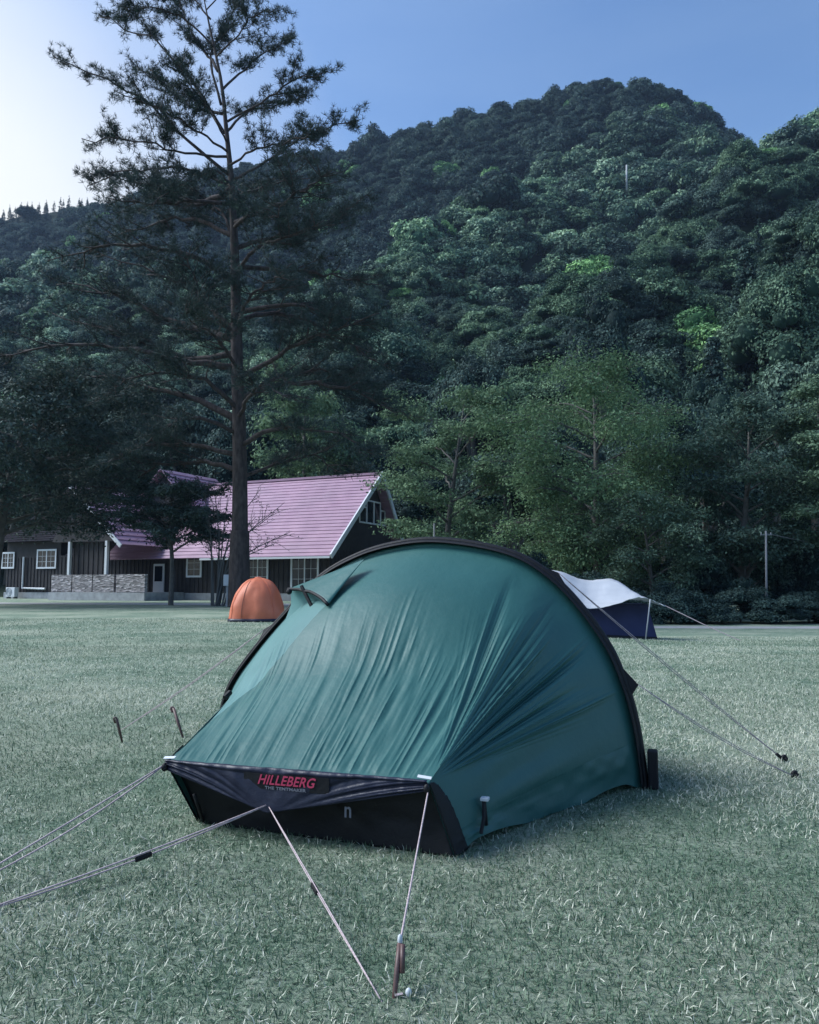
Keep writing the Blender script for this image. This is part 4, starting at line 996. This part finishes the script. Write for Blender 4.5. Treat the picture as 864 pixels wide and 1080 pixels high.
# ---- pale tarp and navy tent under it (right background)
def tarp():
    D0, D1 = 18.6, 21.2
    pts_top = [P(574, 601, D1), P(592, 603, D1), P(618, 612, D1), P(647, 611, D1), P(672, 626, 20.3), P(702, 639, 19.2)]
    pts_bot = [P(575, 628, D0), P(600, 636, D0), P(624, 642, D0), P(650, 637, D0), P(676, 630, D0), P(702, 639.5, 19.1)]
    b0 = P(650, 672, 20); t = root('tarp_shelter', (b0[0], b0[1], float(ground_z(b0[0], b0[1]))), 'pale grey tarp stretched on poles over a dark tent, right of the green tent', 'tarp')
    a = spline(pts_top, 40); c = spline(pts_bot, 40); rows = []
    for j in range(18):
        g = j/17; rows.append(a*(1-g)+c*g-UP*(.16*math.sin(math.pi*g))*np.sin(np.linspace(0, math.pi, 40))[:, None]+UP*.012*vnoise1(np.arange(40)*.8+g*3, 81)[:, None])
    m = fabric('pale_tarp', (.50, .52, .56), (.56, .58, .62), .6, .2, .15, 6)
    b_ = MB(); b_.grid(np.array(rows)); b_.build('canopy', m, t, smooth=True, solid=.006)
    gz = lambda x, y: float(ground_z(x, y))
    for q, fx in ((P(686, 632, D0), P(681, 672, D0)), (P(647, 611, D1-.02), P(647, 660, D1)), (P(575, 628, D0), P(573, 672, D0))):
        f_ = fx.copy(); f_[2] = gz(f_[0], f_[1]); b_ = MB(); b_.tube([f_, q], .016, 8); b_.build('pole', M['concrete'], t, smooth=True)
    for q, e in ((P(702, 639, 19.2), G(786, 678, -.42)), (P(575, 628, D0), np.array([2.2, 17.2, -.2]))):
        b_ = MB(); b_.tube([q, q*.5+e*.5-UP*.02, e], .011, 5); b_.build('guyline', M['cord'], t)
    # navy tent below
    zb = lambda x, y, D: np.array([P(x, y, D)[0], D, gz(P(x, y, D)[0], D)])
    t2 = root('navy_tent', tuple(zb(650, 672, 19.6)), 'dark navy tent sheltered beneath the pale tarp', 'tent')
    F_ = [zb(575, 672, 18.9), zb(694, 672, 19.0), zb(690, 668, 21), zb(575, 668, 21)]; T_ = [P(580, 640, 19.2), P(683, 637, 19.3), P(676, 636, 20.6), P(580, 636, 20.6)]
    def wall(a, b2, c2, d2, sd):
        r_ = []
        for i in range(25):
            f_ = i/24; lo = a*(1-f_)+b2*f_; hi = d2*(1-f_)+c2*f_
            r_.append([lo*(1-g)+hi*g+np.array([0, -.02, 0])*float(vnoise1(np.array(f_*9), sd))*math.sin(math.pi*g) for g in np.linspace(0, 1, 9)])
        return np.array(r_)
    m2 = fabric('navy_canvas', (.018, .022, .07), (.028, .032, .095), .7, .05, .2, 8)
    b_ = MB()
    for i in range(4): b_.grid(wall(F_[i], F_[(i+1) % 4], T_[(i+1) % 4], T_[i], 90+i))
    b_.build('wall', m2, t2, smooth=True); b_ = MB(); b_.grid([[T_[0], T_[1]], [T_[3], T_[2]]]); b_.build('roof', m2, t2)
    b_ = MB(); b_.grid([[F_[0]-[0, .01, 0], F_[1]-[0, .01, 0]], [F_[0]*.92+T_[0]*.08-[0, .012, 0], F_[1]*.92+T_[1]*.08-[0, .012, 0]]]); b_.build('ground_flap', M['black'], t2)
tarp()

m = bpy.data.materials.new('haze_air'); m.use_nodes = True; nt = m.node_tree; nt.nodes.remove(nt.nodes['Principled BSDF'])
pv = nt.nodes.new('ShaderNodeVolumePrincipled'); pv.inputs['Color'].default_value = (.50, .70, 1, 1); pv.inputs['Density'].default_value = .00017; pv.inputs['Anisotropy'].default_value = .2
nt.links.new(pv.outputs[0], nt.nodes['Material Output'].inputs['Volume'])
w = MB(); w.box((0, 1300, 139), (2400, 3900, 282)); hz = w.build('haze', m); tag(hz, kind='stuff', label='thin blue evening haze filling the valley', cat='haze')
# ------------------------------------------------------------------ light, sky, camera
SUN_AZ, SUN_EL = R(-84), R(44)      # azimuth from +Y (view direction), negative = left
world = bpy.data.worlds.new('World'); scene.world = world; world.use_nodes = True
wn = world.node_tree; bg = wn.nodes['Background']
sky = wn.nodes.new('ShaderNodeTexSky'); sky.sky_type = 'NISHITA'; sky.sun_disc = False
sky.sun_elevation = SUN_EL; sky.sun_rotation = SUN_AZ; sky.air_density = 1.1; sky.dust_density = 1.6; sky.ozone_density = 5
ctc = wn.nodes.new('ShaderNodeTexCoord'); cmp_ = wn.nodes.new('ShaderNodeMapping'); cmp_.inputs['Scale'].default_value = (1.2, 1.2, 5); wn.links.new(ctc.outputs['Generated'], cmp_.inputs[0])
cn = wn.nodes.new('ShaderNodeTexNoise'); cn.inputs['Scale'].default_value = 1.7; cn.inputs['Detail'].default_value = 5; wn.links.new(cmp_.outputs[0], cn.inputs[0])
tinted = mix(wn, 1, sky.outputs[0], (.85, .98, 1.08), 'MULTIPLY')
veil = mix(wn, ramp(wn, cn.outputs[0], [(.40, 0.), (.66, .5)]), tinted, mix(wn, 1, tinted, (1.5, 1.28, 1.1), 'MULTIPLY'))
dd = wn.nodes.new('ShaderNodeVectorMath'); dd.operation = 'DOT_PRODUCT'; wn.links.new(ctc.outputs['Generated'], dd.inputs[0])
va, ve = R(-42), R(10); dd.inputs[1].default_value = (math.sin(va)*math.cos(ve), math.cos(va)*math.cos(ve), math.sin(ve))
glow = mix(wn, ramp(wn, dd.outputs['Value'], [(.76, 0.), (.86, .28), (.925, .85), (.96, 1.)]), veil, (5.6, 5.7, 5.6))
wn.links.new(glow, bg.inputs[0]); bg.inputs[1].default_value = .105
sd = bpy.data.lights.new('sun', 'SUN'); sd.energy = 2.7; sd.angle = R(32); sd.color = (.93, .98, 1)
so = bpy.data.objects.new('sun', sd); COL.objects.link(so)
dv = Vector((math.sin(SUN_AZ)*math.cos(SUN_EL), math.cos(SUN_AZ)*math.cos(SUN_EL), math.sin(SUN_EL)))
so.rotation_euler = dv.to_track_quat('Z', 'Y').to_euler(); so.location = dv*50
cam = bpy.data.cameras.new('camera'); co = bpy.data.objects.new('camera', cam); COL.objects.link(co)
cam.sensor_fit = 'HORIZONTAL'; cam.sensor_width = 36; cam.lens = F/864*36; cam.clip_start = .05; cam.clip_end = 5000
co.location = (0, 0, CAMZ); co.rotation_euler = (R(90)+PITCH, 0, 0); scene.camera = co
scene.view_settings.view_transform = 'Standard'; scene.view_settings.look = 'None'
scene.view_settings.exposure = .85; scene.view_settings.gamma = 1
